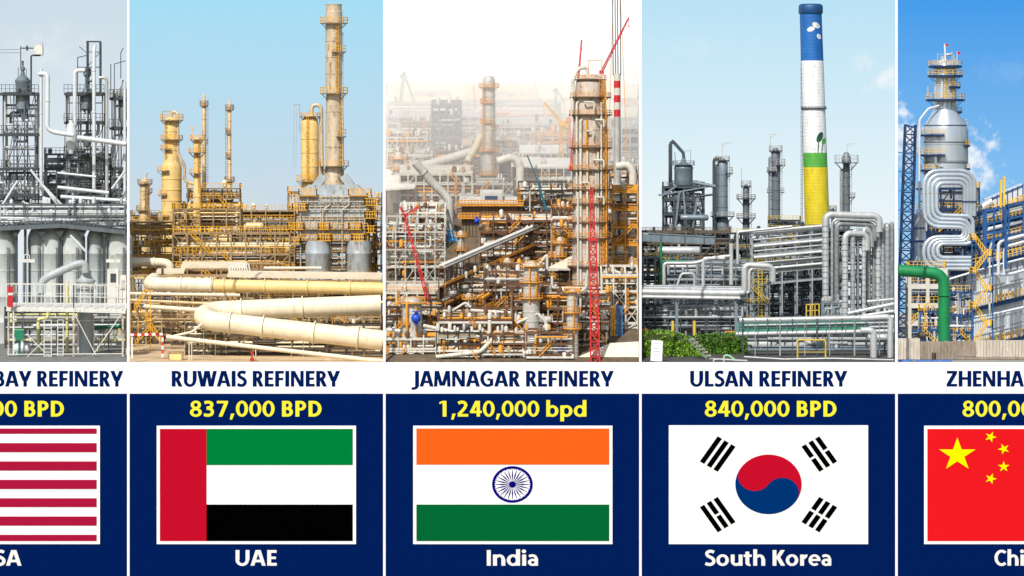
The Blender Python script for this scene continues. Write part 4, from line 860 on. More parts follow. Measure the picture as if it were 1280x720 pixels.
# painted chimney: shell in painted bands
t = Thing('painted_chimney', 'tall chimney painted blue, white, green and yellow with a sprout', 'chimney', 1022, 96)
CB = mat('chimney blue', (18, 100, 178), .6, 0, .22, .5, (70, 110, 150), .2); CW = mat('chimney white', (226, 230, 232), .6, 0, .12, .5, (178, 176, 168), .22); CG = mat('chimney green', (84, 168, 66), .6, 0, .18, .5, (96, 140, 70), .2); CY = mat('chimney yellow', (214, 196, 34), .6, 0, .18, .5, (180, 160, 60), .25); DGN = mat('sprout dark green', (14, 84, 60), .5, 0, 0.05, .3)
ax = lambda y: 1013.0 + (y - 6) * .031; rc = lambda y: 13.6 + (y - 6) * .0072
def band(nm, y0, y1, m_, ex=0):
    pr = []; n = max(2, int((y0 - y1) / 4))
    for i in range(n + 1):
        y = y0 + (y1 - y0) * i / n; pr += [(rc(y) + ex, y)]
        if i < n: pr += [(rc(y) + ex + .12, y - 1.8), (rc(y) + ex, y - 2.4)]
    return t.part(nm, MB().lathe(ax(y0), 0, pr, 40, tilt=(.031, 0)), m_)
band('yellow_band', t.py, 209, CY); band('green_band', 209, 191, CG); band('white_band', 191, 76, CW); band('blue_band', 76, 10, CB)
t.part('rim', MB().lathe(ax(18), 0, [(rc(18) + .3, 18), (rc(14) + 1.6, 16), (rc(8) + 1.6, 8), (rc(6) + .5, 6), (rc(6) - 1.5, 5)], 36), mat('chimney rim blue', (24, 74, 124), .5, .1, .1))
t.part('ring', MB().ring(ax(137), 0, 135, rc(137), rc(137) + 1.6, 1.6, 0, 360, 36), BGD); t.part('railing', MB().arcrail(ax(137), 0, 136, rc(137) + 1.4, 3, 0, 360, 24, .3), BGD)
t.part('ladder', MB().ladder(ax(150) - rc(150) - .8, -2, 285, 14, 1.8, 3, .5), BGD)
def decal(nm, cx, cy, rx, ry, rot_, m_):                                  # paint patch wrapped on the shell
    v = []; n = 14
    for i in range(n):
        a = 2 * math.pi * i / n; x, y = rx * math.cos(a), ry * math.sin(a)
        px, py = cx + x * math.cos(rot_) - y * math.sin(rot_), cy + x * math.sin(rot_) + y * math.cos(rot_)
        u = max(-.98, min(.98, (px - ax(py)) / (rc(py) + .25))); v.append((px, -(rc(py) + .3) * math.sqrt(1 - u * u), py))
    u = (cx - ax(cy)) / (rc(cy) + .25); c = (cx, -(rc(cy) + .35) * math.sqrt(max(.02, 1 - u * u)), cy)
    b = MB(); b.add(v + [c], [(i, (i + 1) % n, n) for i in range(n)]); t.part(nm, b, m_)
for a in ((1019, 32, 5.5, 3.2, .5), (1012.5, 36.8, 5, 3, -.35), (1022.6, 46, 2.6, 3.6, -.5)): decal('cloud_mark', *a, CW)
decal('leaf_mark', 1023.5, 171.5, 3.6, 7, .45, DGN); decal('leaf_mark', 1028.6, 176.5, 2.5, 4.4, .3, CG)
decal('stem_mark', 1021.4, 184, .7, 8, .05, DGN); decal('stem_mark', 1026.4, 186, .6, 6.5, .1, DGN)
# reactor in its frame
t = Thing('reactor', 'blue grey drum reactor with a high bent duct at the left', 'reactor', 856, 70)
t.part('shell', MB().lathe(855, 10, [(13, 300), (13, 262), (17, 256), (17, 248), (10, 240), (10, 232), (11.6, 231), (11.6, 212), (12.2, 211), (12.2, 209.5), (10, 206), (6, 204), (3, 203), (2.5, 198)], 28), BG)
t.part('duct', MB().bar((838.5, 10, 238), (838.5, 10, 180), 4.6).bar((838, 10, 180), (843, 10, 176), 4.4).bar((842, 10, 177), (854.5, 10, 191), 4).bar((854.5, 10, 190), (856, 10, 204), 3.8), BGD)
q = t.part('platform', MB().ring(855, 10, 206, 8, 14, .8), BGD); t.part('railing', MB().arcrail(855, 10, 206, 13.6, 5, 0, 360, 14, .5), BGD, q)
q = t.part('platform', MB().ring(855, 10, 232, 9, 19, 1), BGD); t.part('railing', MB().arcrail(855, 10, 232, 18.6, 6, 0, 360, 16, .5), BGD, q)
t.part('mast', MB().bar((845, 10, 208), (844, 10, 190), .8).bar((864, 10, 206), (864, 10, 188), .5).bar((857, 10, 189), (864, 10, 188), .4), BGD)
t = frame('steel_structure', 'grey braced frame around the drum reactor', 'structure', 830, 880, 62, 30, [285, 268, 250, 234], 5, BGD, BGD, BGD, seed=41, pipes=43, pm=PM4, w=1.8, rh=5, valves=10)
t.part('splayed_leg', MB().bar((844, -2, 285), (849, -2, 240), 2.4).bar((858, -2, 285), (854, -2, 240), 2.4).bar((866, -2, 285), (872, -2, 242), 2.4).bar((878, -2, 285), (872, -2, 242), 2).bar((828, -2, 244), (846, -2, 232), 2.2).bar((823, -2, 244), (893, -2, 232), 2), BG)
drum('drum', 'grey horizontal drum under the reactor', 'drum', 850, 886, 2, 272, 3.8, 58, BG, BGD, floor=285)
pipe('cross_pipe', 'grey pipe bridging from the reactor to the tall column', 60, [(866, 0, 228), (894, 0, 233)], 2.2, BG); pipe('cross_pipe', 'lower grey pipe bridging from the reactor to the tall column', 60, [(868, 0, 246), (893, 0, 243), (893, 0, 300)], 1.4, BGD)
# columns
tower('process_column', 'tallest blue grey column, right of the drum reactor', 'column', 903, 70, [(8.4, 330), (8.2, 276), (6.6, 272), (6.4, 204), (4, 199), (1, 197)], BG,
      [(270, 15, 0, 360, 5), (216, 13, -60, 60, 7), (200, 9, 0, 360, 5)], GAL, BGD, [(10, 200, 270)], bands=14, davit=(903, 197, 179, 13), pipes=[(190, 300, 198, 2.0), (215, 290, 206, 1.2)], pipem=BGD, n=26)
tower('process_column', 'small grey column, shortest between the tall blue grey column and painted chimney', 'column', 932.5, 74, [(4.2, 320), (4, 236), (2.6, 232), (.8, 230)], BGC, [(232, 6.5, 0, 360, 6), (248, 12, 0, 360, 5), (272, 12, 0, 360, 5)], GAL, BGD, [(0, 232, 290)], bands=12, davit=(927, 250, 210, 1))
tower('process_column', 'grey column with a crane arm nearest the painted chimney on its left', 'column', 969.5, 76, [(5.6, 320), (5.4, 190), (3.4, 186), (1, 184)], BGC, [(188, 8.5, 0, 360, 6), (206, 12, -90, 90, 7), (214, 11, 90, 270, 5), (240, 11, 0, 180, 5)], GAL, BGD, [(0, 190, 300)], bands=12, davit=(963, 188, 168, 13), pipes=[(185, 300, 196, 1.6)], pipem=BG)
tower('process_column', 'slim grey column with a wide top platform right of the painted chimney', 'column', 1058, 80, [(4.6, 320), (4.4, 210), (4, 206), (6.4, 203), (5.6, 197), (3, 191), (1, 190)], BGC, [(203, 15, 0, 360, 9), (246, 11, -60, 90, 5)], GAL, BGD, [(20, 206, 300)], bands=12, davit=(1059, 190, 180, 12), pipes=[(175, 300, 212, 1.6), (200, 300, 214, 1.2)], pipem=SIL)
tower('process_column', 'thin grey pipe column at the far right of the painted chimney bay', 'column', 1041, 84, [(2.4, 320), (2.2, 262), (1, 260)], BGD, [(262, 5, 0, 360, 5)], GAL, BGD)
# frames
frame('steel_structure', 'brown heavy girder deck below the reactor', 'structure', 803, 912, 54, 30, [322, 304, 290], 7, BRN, BRN, BRN, seed=42, pipes=54, pm=PM4, w=2.2, rh=4, valves=14)
t = Thing('girder', 'long grey box girder along the front of the brown deck', 'girder', 856, 50, 306); t.part('beam', MB().bar((803, 0, 297), (893, 0, 301), 3, 9).bar((803, -2, 291), (893, -2, 296), 1, 1.4), BG); t.part('rib', MB().bar((826, -2, 294), (826, -2, 303), 1).bar((856, -2, 295), (856, -2, 304), 1).bar((880, -2, 296), (880, -2, 305), 1), BGD)
frame('steel_structure', 'grey frame crowded with lines between the columns', 'structure', 906, 962, 60, 24, [372, 350, 330, 312, 292], 5, BGD, YR4, BGD, seed=43, pipes=72, pm=PM4, w=1.4, rh=5, valves=14)
t = frame('pipe_rack', 'rising grey pipe rack right of the columns, below the painted chimney', 'pipe rack', 940, 1034, 44, 26, [352, 338, 328, 315, 302, 290], 6, SIL, None, BGD, seed=44, pipes=0, w=1.8, rails=False, decks=False, warp=(-.09, 0), brace=False, valves=0)
for i, y in enumerate((286, 296, 304, 310, 318, 325, 333)): t.part('pipe', MB().tube([(942, -3, y), (1033, -3, y)], 2.0 if i % 2 == 0 else 1.2, 10), SIL2 if i % 2 == 0 else SIL)
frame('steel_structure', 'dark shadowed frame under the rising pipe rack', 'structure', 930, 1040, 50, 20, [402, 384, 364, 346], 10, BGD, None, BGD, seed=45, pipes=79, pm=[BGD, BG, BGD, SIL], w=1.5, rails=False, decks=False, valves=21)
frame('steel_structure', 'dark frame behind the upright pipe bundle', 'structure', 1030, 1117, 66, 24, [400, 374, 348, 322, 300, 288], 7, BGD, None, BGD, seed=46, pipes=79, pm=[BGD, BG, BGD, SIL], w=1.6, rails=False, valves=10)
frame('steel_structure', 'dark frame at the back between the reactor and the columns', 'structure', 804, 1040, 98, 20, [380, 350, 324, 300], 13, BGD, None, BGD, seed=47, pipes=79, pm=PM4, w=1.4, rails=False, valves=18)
t = frame('steel_structure', 'grey frame with open top portal right of the twin columns', 'structure', 962, 1000, 56, 20, [330, 306, 288, 276], 4, BGD, YR4, BGD, seed=48, pipes=46, pm=PM4, w=1.5, rh=5, valves=10)
frame('steel_structure', 'dense dark frame hiding the foot of the painted chimney', 'structure', 992, 1046, 70, 16, [380, 356, 334, 312, 296, 286], 6, BGD, BGD, BGD, seed=56, pipes=90, pm=[BGD, BG, SIL, BGD], w=1.6, rh=4, valves=24)
for_plate = Thing('windbreak', 'dark sheet windbreak in front of the foot of the painted chimney', 'screen', 1020, 76); for_plate.part('sheet', MB().box(1000, 1044, 0, 1, 288, for_plate.py), BGD); for_plate.part('post', MB().bar((1001, -1, 286), (1001, -1, for_plate.py), 1.6).bar((1043, -1, 286), (1043, -1, for_plate.py), 1.6), BG)
SIL3 = mat('dull stained lagging', (140, 146, 148), .5, .25, .3, .8, (120, 104, 84), .3)
# upright bundle of lagged pipes
k_ = 'upright lagged pipes at the right'
for i, (x, yt, xe, d, r, yb, lb) in enumerate(((1032, 268, 1100, 0, 4.2, 388, 'outermost tall lagged pipe turning right at its top'), (1040, 274, 1098, -1, 1.8, 372, 'thin lagged pipe just inside the outermost one'), (1046, 279, 1094, 3, 3.4, 390, 'second stout lagged pipe from the left of the bundle'), (1056, 291, 1084, -4, 3.9, 394, 'third stout lagged pipe, its bend lower than its left neighbours'), (1066, 287, 1090, 0, 3.2, 392, 'lagged pipe right of the low third bend'),
                                               (1073, 291, 1079, 4, 1.4, 380, 'thin lagged pipe mid bundle'), (1080, 285, 1088, 2, 2.6, 384, 'lagged pipe right of the thin mid bundle one'))):
    t = Thing('riser_pipe', lb, 'pipe', x, 36, group=k_)
    t.part('pipe_run', MB().tube([(x, d, t.py), (x, d, yt), (xe, d + 6, yt + 2), (xe, d + 6, yt + 22)], r, 14, 8), (SIL2, SIL, SIL3)[i % 3])
    bd = MB()
    for j in range(14): y = yt + 14 + j * 7.2; bd.ring(x, d, y, r * .9, r + .35, .8, 0, 360, 14)
    t.part('band', bd, BG)
for i, (x, yt, r, lb) in enumerate(((1085.5, 282, 3.0, 'plain upright pipe first right of the bends'), (1092, 286, 2.2, 'plain upright pipe second right of the bends'), (1097.5, 280, 3.2, 'plain upright pipe third right of the bends'), (1103.5, 284, 2.4, 'plain upright pipe fourth right of the bends'), (1109, 279, 3.2, 'plain upright pipe next to last before the post'), (1115, 277, 2.6, 'plain upright pipe nearest the divider post'))):
    t = Thing('riser_pipe', lb, 'pipe', x, 38, group=k_)
    t.part('pipe_run', MB().tube([(x, 6, yt + 4), (x, 0, yt + 2), (x, 0, 382 + i % 3 * 4)], r, 12, 3), (SIL, SIL3, SIL2, SIL)[i % 4])
    bd = MB()
    for j in range(12): bd.ring(x, 0, yt + 10 + j * 8, r * .9, r + .35, .8, 0, 360, 12)
    t.part('band', bd, BG)
    t.part('pipe_run', MB().tube([(x, 0, 380 + i % 3 * 4), (x, 0, t.py)], r * .5, 8), BGD)
# left equipment
frame('steel_structure', 'grey equipment deck carrying the white drum at the left', 'structure', 804, 866, 40, 22, [360, 342, 322], 5, BG, YR4, BGD, seed=49, pipes=46, pm=PM4, w=1.5, rh=5, valves=10)
drum('drum', 'white horizontal drum with a railing on the left equipment deck', 'drum', 822, 876, 4, 313.5, 5.4, 36, SIL2, BGD, floor=321)
pipe('riser_pipe', 'green bent pipe left of the white drum', 34, [(826, 0, 358), (826, 0, 327), (826, 0, 303)], 2.0, PGR, flange=[(1, .5)]); pipe('thin_pipe', 'thin green line running right from the green bent pipe', 34, [(826, 0, 326.5), (858, 0, 326)], 1.2, PGR)
frame('pipe_rack', 'grey rack of looped pipes in the middle left', 'pipe rack', 828, 935, 36, 18, [360, 344, 326], 8, BG, None, BGD, seed=50, pipes=79, pm=[SIL, SIL2, BG, SIL], w=1.3, rails=False, decks=False, valves=14, pr=(.8, 1.9))
for i, (p_, r, lb) in enumerate(((((830, 360), (830, 329), (868, 329), (892, 322), (913, 320)), 2.2, 'silver pipe climbing right from the left rack'), (((879, 360), (879, 323), (906, 323)), 2.4, 'silver pipe bent over beside the climbing pipe'), (((846, 358), (852, 342), (868, 342), (868, 358)), 1.8, 'low looped silver pipe in the left rack'), (((914, 356), (914, 304)), 2.6, 'upright silver pipe at the foot of the tall column'), (((922, 330), (922, 290), (990, 283)), 1.8, 'thin silver pipe rising to the rising rack'))):
    pipe('pipe', lb, 32, [(x, 0, y) for x, y in p_], r, SIL2, 'silver lines in the left rack', n=12)
t = Thing('pipe_bridge', 'long grey pipe bridge over the hedge from the left edge', 'pipe bridge', 868, 26)
for i, (y, r, d) in enumerate(((366, 4.6, 0), (361, 2.2, 4), (372, 2.6, -2), (358.5, 1.4, 8))): t.part('pipe', MB().tube([(802.5, d, y - 1), (932, d, y + 1)], r, 14), SIL if i % 2 else SIL2)
for x in (846, 920): t.part('post', MB().bar((x, 0, t.py), (x, 0, 372), 3.6), BG)
t.part('cross_beam', MB().bar((846, -6, 374), (846, 12, 374), 2.2).bar((920, -6, 374), (920, 12, 374), 2.2).bar((803, 0, 376), (934, 0, 378), 1.6), BGD)
for i, (x, r, lb) in enumerate(((930.5, 3.8, 'fat silver pipe rising from the bridge end and turning right'), (936.5, 2.0, 'thinner silver pipe rising beside the bridge end'))):
    pipe('riser_pipe', lb, 25, [(x - 6, 0, 366), (x, 0, 366), (x, 0, 331 + i * 4), (966, 0, 333 + i * 4), (966, 0, 352)], r, SIL2, n=14, bend=7)
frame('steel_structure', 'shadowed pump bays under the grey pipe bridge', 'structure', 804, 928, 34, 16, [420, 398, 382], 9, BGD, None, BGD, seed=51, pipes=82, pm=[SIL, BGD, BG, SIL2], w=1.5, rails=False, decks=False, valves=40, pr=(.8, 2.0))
frame('steel_structure', 'yellow railed stair landing behind the bridge end', 'structure', 934, 962, 34, 14, [402, 380, 356, 340], 3, BG, YR4, BGD, seed=52, pipes=25, pm=PM4, w=1.2, rh=6, valves=5)
t = Thing('ladder', 'yellow caged ladder right of the bridge end', 'ladder', 950, 30); t.part('rungs', MB().ladder(950, 0, t.py, 338, 5, 3.5, .9), YR4); t.part('foot', MB().box(946, 954, -2, 2, t.py - 1, t.py), BGD)
# front pipe gallery, right
t = Thing('pipe_gallery', 'front gallery of white pipes over a sea green panel', 'pipe gallery', 1020, 14)
for i, (y, r, d, a, b_) in enumerate(((399, 3.2, 0, 924, 1117), (416, 2.8, -3, 920, 1117), (405, 1.3, -4, 930, 1117), (411, 1.6, 6, 926, 1117))): t.part('pipe', MB().tube([(a, d, y + 1.5), (b_, d, y - 2.5)], r, 14), SIL2)
t.part('green_panel', MB().slab([(922, -1, 403), (1085, -1, 400.5), (1085, 0, 400.5), (922, 0, 403)], 13), TGR)
for i in range(13):
    x = 928 + i * 15.5; t.part('post', MB().bar((x, -5, t.py), (x, -5, 398), 1.1 if i % 3 else 1.8), SIL if i % 2 else BGD)
t.part('railing', MB().rail([(922, -7, 417), (1117, -7, 413)], 14, 12, .6), BG)
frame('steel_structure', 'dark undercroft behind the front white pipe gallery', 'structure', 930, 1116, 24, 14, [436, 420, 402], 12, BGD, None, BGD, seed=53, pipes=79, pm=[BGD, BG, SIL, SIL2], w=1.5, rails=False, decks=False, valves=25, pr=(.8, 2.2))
t = Thing('gate_frame', 'yellow tubular portal standing under the front gallery', 'portal', 1014, 8); t.part('tube', MB().tube([(997, 0, t.py), (997, 0, 425), (1032, 0, 425), (1032, 0, t.py)], 1.1, 8, 2), YR4); t.part('rail', MB().bar((997, 0, 440), (1032, 0, 440), .8), YR4)
t = Thing('guard_cage', 'small yellow guard cage on the gallery below the upright bundle', 'cage', 1016, 20, 397); t.part('bars', MB().rail([(1008, 0, 396), (1024, 0, 395)], 15, 5, 1.1).rail([(1008, 6, 396), (1024, 6, 395)], 15, 8, .8), YR4); t.part('plate', MB().box(1007, 1025, 0, 6, 395.5, 397), BGD)
frame('steel_structure', 'skid of small valves in front of the upright bundle', 'structure', 1028, 1052, 24, 8, [394, 378], 3, SIL, None, SIL, seed=54, pipes=28, pm=[SIL2, BG, SIL], w=1.2, rails=False, valves=14)
for i, (x0, y0, x1, y1, lb) in enumerate(((1060, 392, 1117, 380, 'silver pipe climbing right behind the front gallery'), (1072, 396, 1117, 389, 'lower silver pipe behind the front gallery'), (1084, 377, 1117, 374, 'short silver pipe against the post behind the gallery'))): pipe('pipe', lb, 22, [(x0, 0, y0), (x1, 0, y1)], 2.6 - i * .4, SIL2)
drum('drum', 'silver horizontal drum low at the right end of the gallery', 'drum', 1084, 1112, 0, 422, 5, 18, SIL2, BGD, floor=gy(18))
pipe('big_pipe', 'fat silver pipe standing at the right end of the front gallery', 10, [(1076, 0, 413), (1092, 0, 413), (1092, 0, gy(10))], 4.4, SIL2, n=16, bend=6)
pipe('big_pipe', 'fat silver pipe bending down beside the divider post', 10, [(1076, 0, 398), (1113, 0, 396), (1113, 0, gy(10))], 3.8, SIL2, n=16, bend=6)
solo('thin_pipe', 'white rail pipe low along the front of the gallery', 'pipe', MB().tube([(930, 0, 446), (980, 0, 449), (1040, 0, 448), (1117, 0, 450)], 1.0, 8), SIL2, 1000, 5, 450)
# bank, hedge plants, sign
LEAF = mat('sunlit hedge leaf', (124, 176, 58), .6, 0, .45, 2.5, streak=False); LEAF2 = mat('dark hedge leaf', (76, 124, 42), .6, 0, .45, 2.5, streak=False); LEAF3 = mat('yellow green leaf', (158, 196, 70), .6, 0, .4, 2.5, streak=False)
def bank(lb, outline, d0, d1, Y, n, mats, seed):
    """a leafy bank: soil wedge and thousands of leaf blades spread through its top layer"""
    t = Thing('hedge', lb, 'hedge', sum(p[0] for p in outline) / len(outline), Y); rg = random.Random(seed)
    xs = [p[0] for p in outline]
    def top(x):
        for (a, ya), (b_, yb) in zip(outline, outline[1:]):
            if a <= x <= b_: return ya + (yb - ya) * (x - a) / (b_ - a)
        return outline[-1][1]
    t.part('stems', MB().prism([(xs[0], t.py)] + [(x, y + 5) for x, y in outline] + [(xs[-1], t.py)], (d0 + d1) / 2, d1), mat('bank soil', (60, 74, 34), .95, 0, .4, 1.0, streak=False))
    bs = [MB() for _ in mats]
    for i in range(n):
        x = rg.uniform(xs[0], xs[-1]); yt = top(x); u = rg.random(); cl = mnoise.noise((x * .13, u * 5, seed))
        y = yt - 2.5 * max(0, cl) + rg.random() ** 1.1 * (t.py - yt + 1); fr = (y - yt) / max(1, t.py - yt)
        d = d0 + (d1 - d0) * (1 - fr) * .8 + rg.uniform(-2, 2) - 5 * mnoise.noise((x * .16, y * .16, seed + 3))
        l = rg.uniform(1.2, 2.8); a = rg.uniform(0, 6.28); e = rg.uniform(-.5, 1.3)
        v = Vector((math.cos(a) * math.cos(e), math.sin(a) * math.cos(e), -math.sin(e))) * l; s_ = Vector((-math.sin(a), math.cos(a), rg.uniform(-.4, .4))) * l * .32
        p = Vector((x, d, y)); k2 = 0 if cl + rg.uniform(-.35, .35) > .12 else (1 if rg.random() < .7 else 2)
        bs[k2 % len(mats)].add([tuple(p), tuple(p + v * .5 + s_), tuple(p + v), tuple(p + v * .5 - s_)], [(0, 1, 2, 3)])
    for b, m_ in zip(bs, mats):
        if b.v: o = t.part('leaves', b, m_)
    return t
bank('bright green leafy bank left of the concrete steps', [(802.5, 416), (815, 414), (828, 413), (842, 416), (856, 419), (866, 424), (876, 438), (888, 452)], -14, 14, 14, 9000, [LEAF, LEAF3, LEAF2], 5)
bank('darker green bank between the concrete steps and the gallery', [(866, 420), (880, 419), (900, 418), (918, 417), (930, 419), (934, 424)], -10, 8, 19, 7000, [LEAF, LEAF2, LEAF2], 6)
t = Thing('bank_steps', 'grey concrete steps climbing the green bank', 'steps', 882, 8)
for i in range(9): x = 862 + i * 3.9; y = 423 + i * 4; t.part('step', MB().box(x, x + 7, -i * .9 - 3, 8 - i * .9, y, y + 2.2), G[4])
t.part('side_rail', MB().bar((860, -4, 424), (894, -12, 460), 1), BG)
t = Thing('sign', 'blank white notice board standing in the green bank', 'sign', 821, 3); b = MB().prism([(814.5, 425), (828.5, 426), (827.5, 452), (813, 451)], -1, 0); t.part('board', b, WHITE)
t.part('post', MB().bar((816, .5, 426), (816, .5, t.py + 1), 1).bar((826, .5, 427), (826, .5, t.py + 1), 1), GAL)
ln = MB()
for i, (a, b_) in enumerate(((817, 826), (816.5, 825), (816.5, 823), (816.3, 825), (816, 824))): ln.box(a, b_, -1.2, -1, 428.5 + i * 3.4, 429.1 + i * 3.4)
t.part('print_line', ln, mat('print grey', (176, 182, 190), .7, 0, 0))
t = Thing('machine', 'orange machine peeping over the left end of the green bank', 'machine', 806, 20); OR = mat('machine orange', (216, 150, 40), .5, 0, .1); t.part('body', MB().box(802.5, 810, 0, 8, 411, t.py), OR); t.part('hood', MB().prism([(802.5, 411), (809, 411), (807, 408), (802.5, 408)], 1, 7), BGD)
for i, (x, y, m_, lb) in enumerate(((841, 406, YR4, 'yellow gas bottle under the bridge post'), (868, 404, YR4, 'yellow green barrel among the pumps'), (912, 408, OR, 'orange pallet cage by the bridge end'))):
    t = Thing('barrel' if i < 2 else 'cage', lb, 'barrel' if i < 2 else 'cage', x, 26)
    if i < 2: t.part('shell', MB().lathe(x, 0, [(2.0, t.py), (2.0, 402), (1.6, 401)], 12), m_); t.part('valve', MB().ring(x, 0, 400, .5, 1.2, .8), BGD)
    else: t.part('bars', MB().rail([(x - 6, 0, t.py), (x + 8, 0, t.py)], 16, 4, 1).rail([(x - 6, 6, t.py), (x + 8, 6, t.py)], 16, 4, 1), m_); t.part('tray', MB().box(x - 6, x + 8, 0, 6, 414, 415.4), m_)
for i, (x0, x1, lb) in enumerate(((892, 934, 'white bent hose pipe at the foot of the green bank'), (905, 920, 'small pale green bent pipe at the foot of the bank'))): pipe('thin_pipe', lb, 2, [(x0, 0, 454), (x0, 0, 449 - i * 5), (x0 + 6, 0, 449 - i * 5), (x1, 0, 451)], 1.2, SIL2 if i == 0 else mat('pale green pipe', (150, 196, 160), .5, 0, .1), n=8, bend=3)
# ================================================================== the hazy plant on the slope (third bay)
sc.cycles.volume_bounces = 12
FLD = [mat('pale dry field', (214, 200, 168), .95, 0, .2, .1, streak=False), mat('ochre field', (206, 176, 126), .95, 0, .2, .1, streak=False), mat('grey green field', (160, 168, 138), .95, 0, .25, .1, streak=False), mat('pinkish soil field', (214, 186, 164), .95, 0, .2, .1, streak=False)]
def field(x0, x1, Y0, Y1, m, lift):
    v = [(px, Y, 0) for px, Y in ((x0, Y0), (x1, Y0), (x1 + 3, Y1), (x0 + 3, Y1))]
    me = bpy.data.meshes.new('field'); me.from_pydata([((px - 640) * kf(Y), Y, hz3(Y) - .05 + lift) for px, Y, _ in v], [], [(0, 1, 2, 3)]); me.materials.append(m)
    o = bpy.data.objects.new('field', me); COL.objects.link(o); o['kind'] = 'structure'
fx = [(482, 530, 84, 98), (530, 588, 90, 104), (588, 650, 88, 100), (650, 716, 96, 108), (716, 796, 86, 100), (482, 548, 104, 116), (548, 610, 106, 119), (610, 690, 103, 117), (690, 796, 110, 120), (482, 580, 118, 131.5), (580, 672, 120, 131.5), (672, 796, 121, 131.5)]
for i, (a, b_, y0, y1) in enumerate(fx): field(a, b_, y0, y1, FLD[(0, 1, 3, 0, 2, 1, 0, 3, 0, 0, 1, 0)[i]], .005 + .004 * i)
WF = mat('white steelwork', (206, 203, 192), .6, 0, .22, .6, (170, 140, 110), .2)
GW = mat('grey white column plate', (192, 192, 186), .5, .1, .18, .4, (150, 130, 112), .22)
ORR = mat('orange yellow rail', (220, 150, 40), .55, 0, .25, .8)
RUS = mat('rust brown steel', (104, 70, 44), .7, .05, .4, .6, (70, 44, 26), .3)
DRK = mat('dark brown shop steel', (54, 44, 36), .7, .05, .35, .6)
RED = mat('crane red', (196, 36, 40), .5, 0, .15)
YLC = mat('crane yellow', (228, 172, 50), .5, 0, .15)
GRC = mat('crane green', (50, 120, 84), .5, 0, .15)
BLV = mat('valve blue', (20, 70, 190), .45, 0, .15)
TRP = mat('sky blue wrap', (90, 170, 226), .5, 0, .15, .8)
FLR = mat('pale floor slab', (196, 190, 176), .85, 0, .2, .4, (150, 138, 118), .3)
WRF = mat('white roof sheet', (214, 212, 205), .6, 0, .16, .4)
CRW = mat('cream roof sheet', (226, 220, 196), .65, 0, .1, .4)
TEAL = mat('teal boom', (24, 96, 116), .5, 0, .1)
PM3 = [WF, GW, RUS, WF, ORR, GW, BST, GAL]
W3 = (0, SLOPE)
def f3(name, lb, x0, x1, Y, dep, levels, nx, steel, railm, seed, pipes=30, **k):
    return frame(name, lb, k.pop('cat', 'structure'), x0, x1, Y, dep, levels, nx, steel, railm, k.pop('deckm', None), base=gy3, seed=seed, pipes=pipes, pm=k.pop('pm', PM3), warp=W3, **k)
def tw3(lb, px, Y, prof, plats, **k):
    m_ = k.pop('m', GW); return tower(k.pop('name', 'process_column'), lb, 'column', px, Y, [(prof[0][0], gy3(Y) + 4)] + prof, m_, plats, ORR, k.pop('deckm', ORR), base=gy3, pt=k.pop('pt', 1.2), **k)
# ---- front rows
f3('steel_structure', 'white tubular frame at the lower left front, below the blue valve', 482, 545, 3, 34, [436, 424], 5, WF, ORR, 71, 80, w=1.5, rails=False, decks=False, valves=15)
f3('steel_structure', 'rust brown frame full of white pipes at the lower front', 548, 640, 5, 44, [430, 414, 400], 7, RUS, ORR, 72, 92, w=1.6, rh=5, decks=False, valves=36, pr=(.7, 1.8))
f3('steel_structure', 'dark brown frame with orange rails left of the red mast', 640, 716, 7, 40, [424, 404, 386, 368], 5, RUS, ORR, 73, 92, w=1.6, rh=5, decks=False, valves=31, pr=(.7, 1.9))
f3('steel_structure', 'white lattice block under the right side of the large column', 752, 797, 12, 36, [404, 384, 364, 344], 4, WF, ORR, 74, 68, w=1.7, rh=5, decks=False, valves=20)
f3('steel_structure', 'tall orange railed frame at the right edge beside the large column', 766, 797, 24, 26, [352, 330, 306, 284, 262, 240], 3, ORR, ORR, 75, 80, w=1.6, rh=6, valves=23)
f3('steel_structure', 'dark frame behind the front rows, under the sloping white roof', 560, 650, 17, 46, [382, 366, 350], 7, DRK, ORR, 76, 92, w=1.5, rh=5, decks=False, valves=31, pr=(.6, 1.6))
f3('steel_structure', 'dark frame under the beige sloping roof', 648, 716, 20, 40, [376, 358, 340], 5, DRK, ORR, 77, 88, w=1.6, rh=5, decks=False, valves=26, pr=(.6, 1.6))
f3('steel_structure', 'grey framed unfinished building block behind the red boom at the left', 482, 556, 26, 64, [352, 334, 312, 290], 7, GAL, None, 78, 80, w=1.2, rails=False, decks=False, deckm=FLR, valves=10)
f3('steel_structure', 'orange railed front deck of the unfinished building', 482, 548, 17, 30, [380, 366], 6, WF, ORR, 79, 60, w=1.8, rh=6, deckm=FLR, valves=15)
f3('steel_structure', 'white frame with hooped pipes behind the unfinished floor', 500, 556, 44, 40, [300, 282, 266], 6, WF, ORR, 80, 80, w=1.5, rh=5, decks=False, valves=20)
f3('steel_structure', 'brown frame in front of the large column base', 690, 770, 28, 30, [346, 326, 306, 286], 5, RUS, ORR, 81, 88, w=1.5, rh=5, decks=False, valves=26)
f3('steel_structure', 'dense brown frame between the sloping white roof and the heater block', 600, 700, 38, 34, [322, 306, 290, 276], 7, RUS, ORR, 82, 92, w=1.4, rh=5, decks=False, valves=31)
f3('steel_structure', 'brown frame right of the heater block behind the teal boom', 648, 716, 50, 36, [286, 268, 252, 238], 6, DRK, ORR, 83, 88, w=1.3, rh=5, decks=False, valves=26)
f3('steel_structure', 'white gridded building row behind the teal boom', 640, 714, 62, 40, [252, 238, 224, 210], 9, WF, None, 84, 52, w=1.3, rails=False, deckm=WRF, valves=13)
f3('steel_structure', 'upper white gridded building row at the back', 650, 712, 76, 34, [216, 204, 192], 9, WF, None, 85, 32, w=1.3, rails=False, deckm=WRF, valves=10)
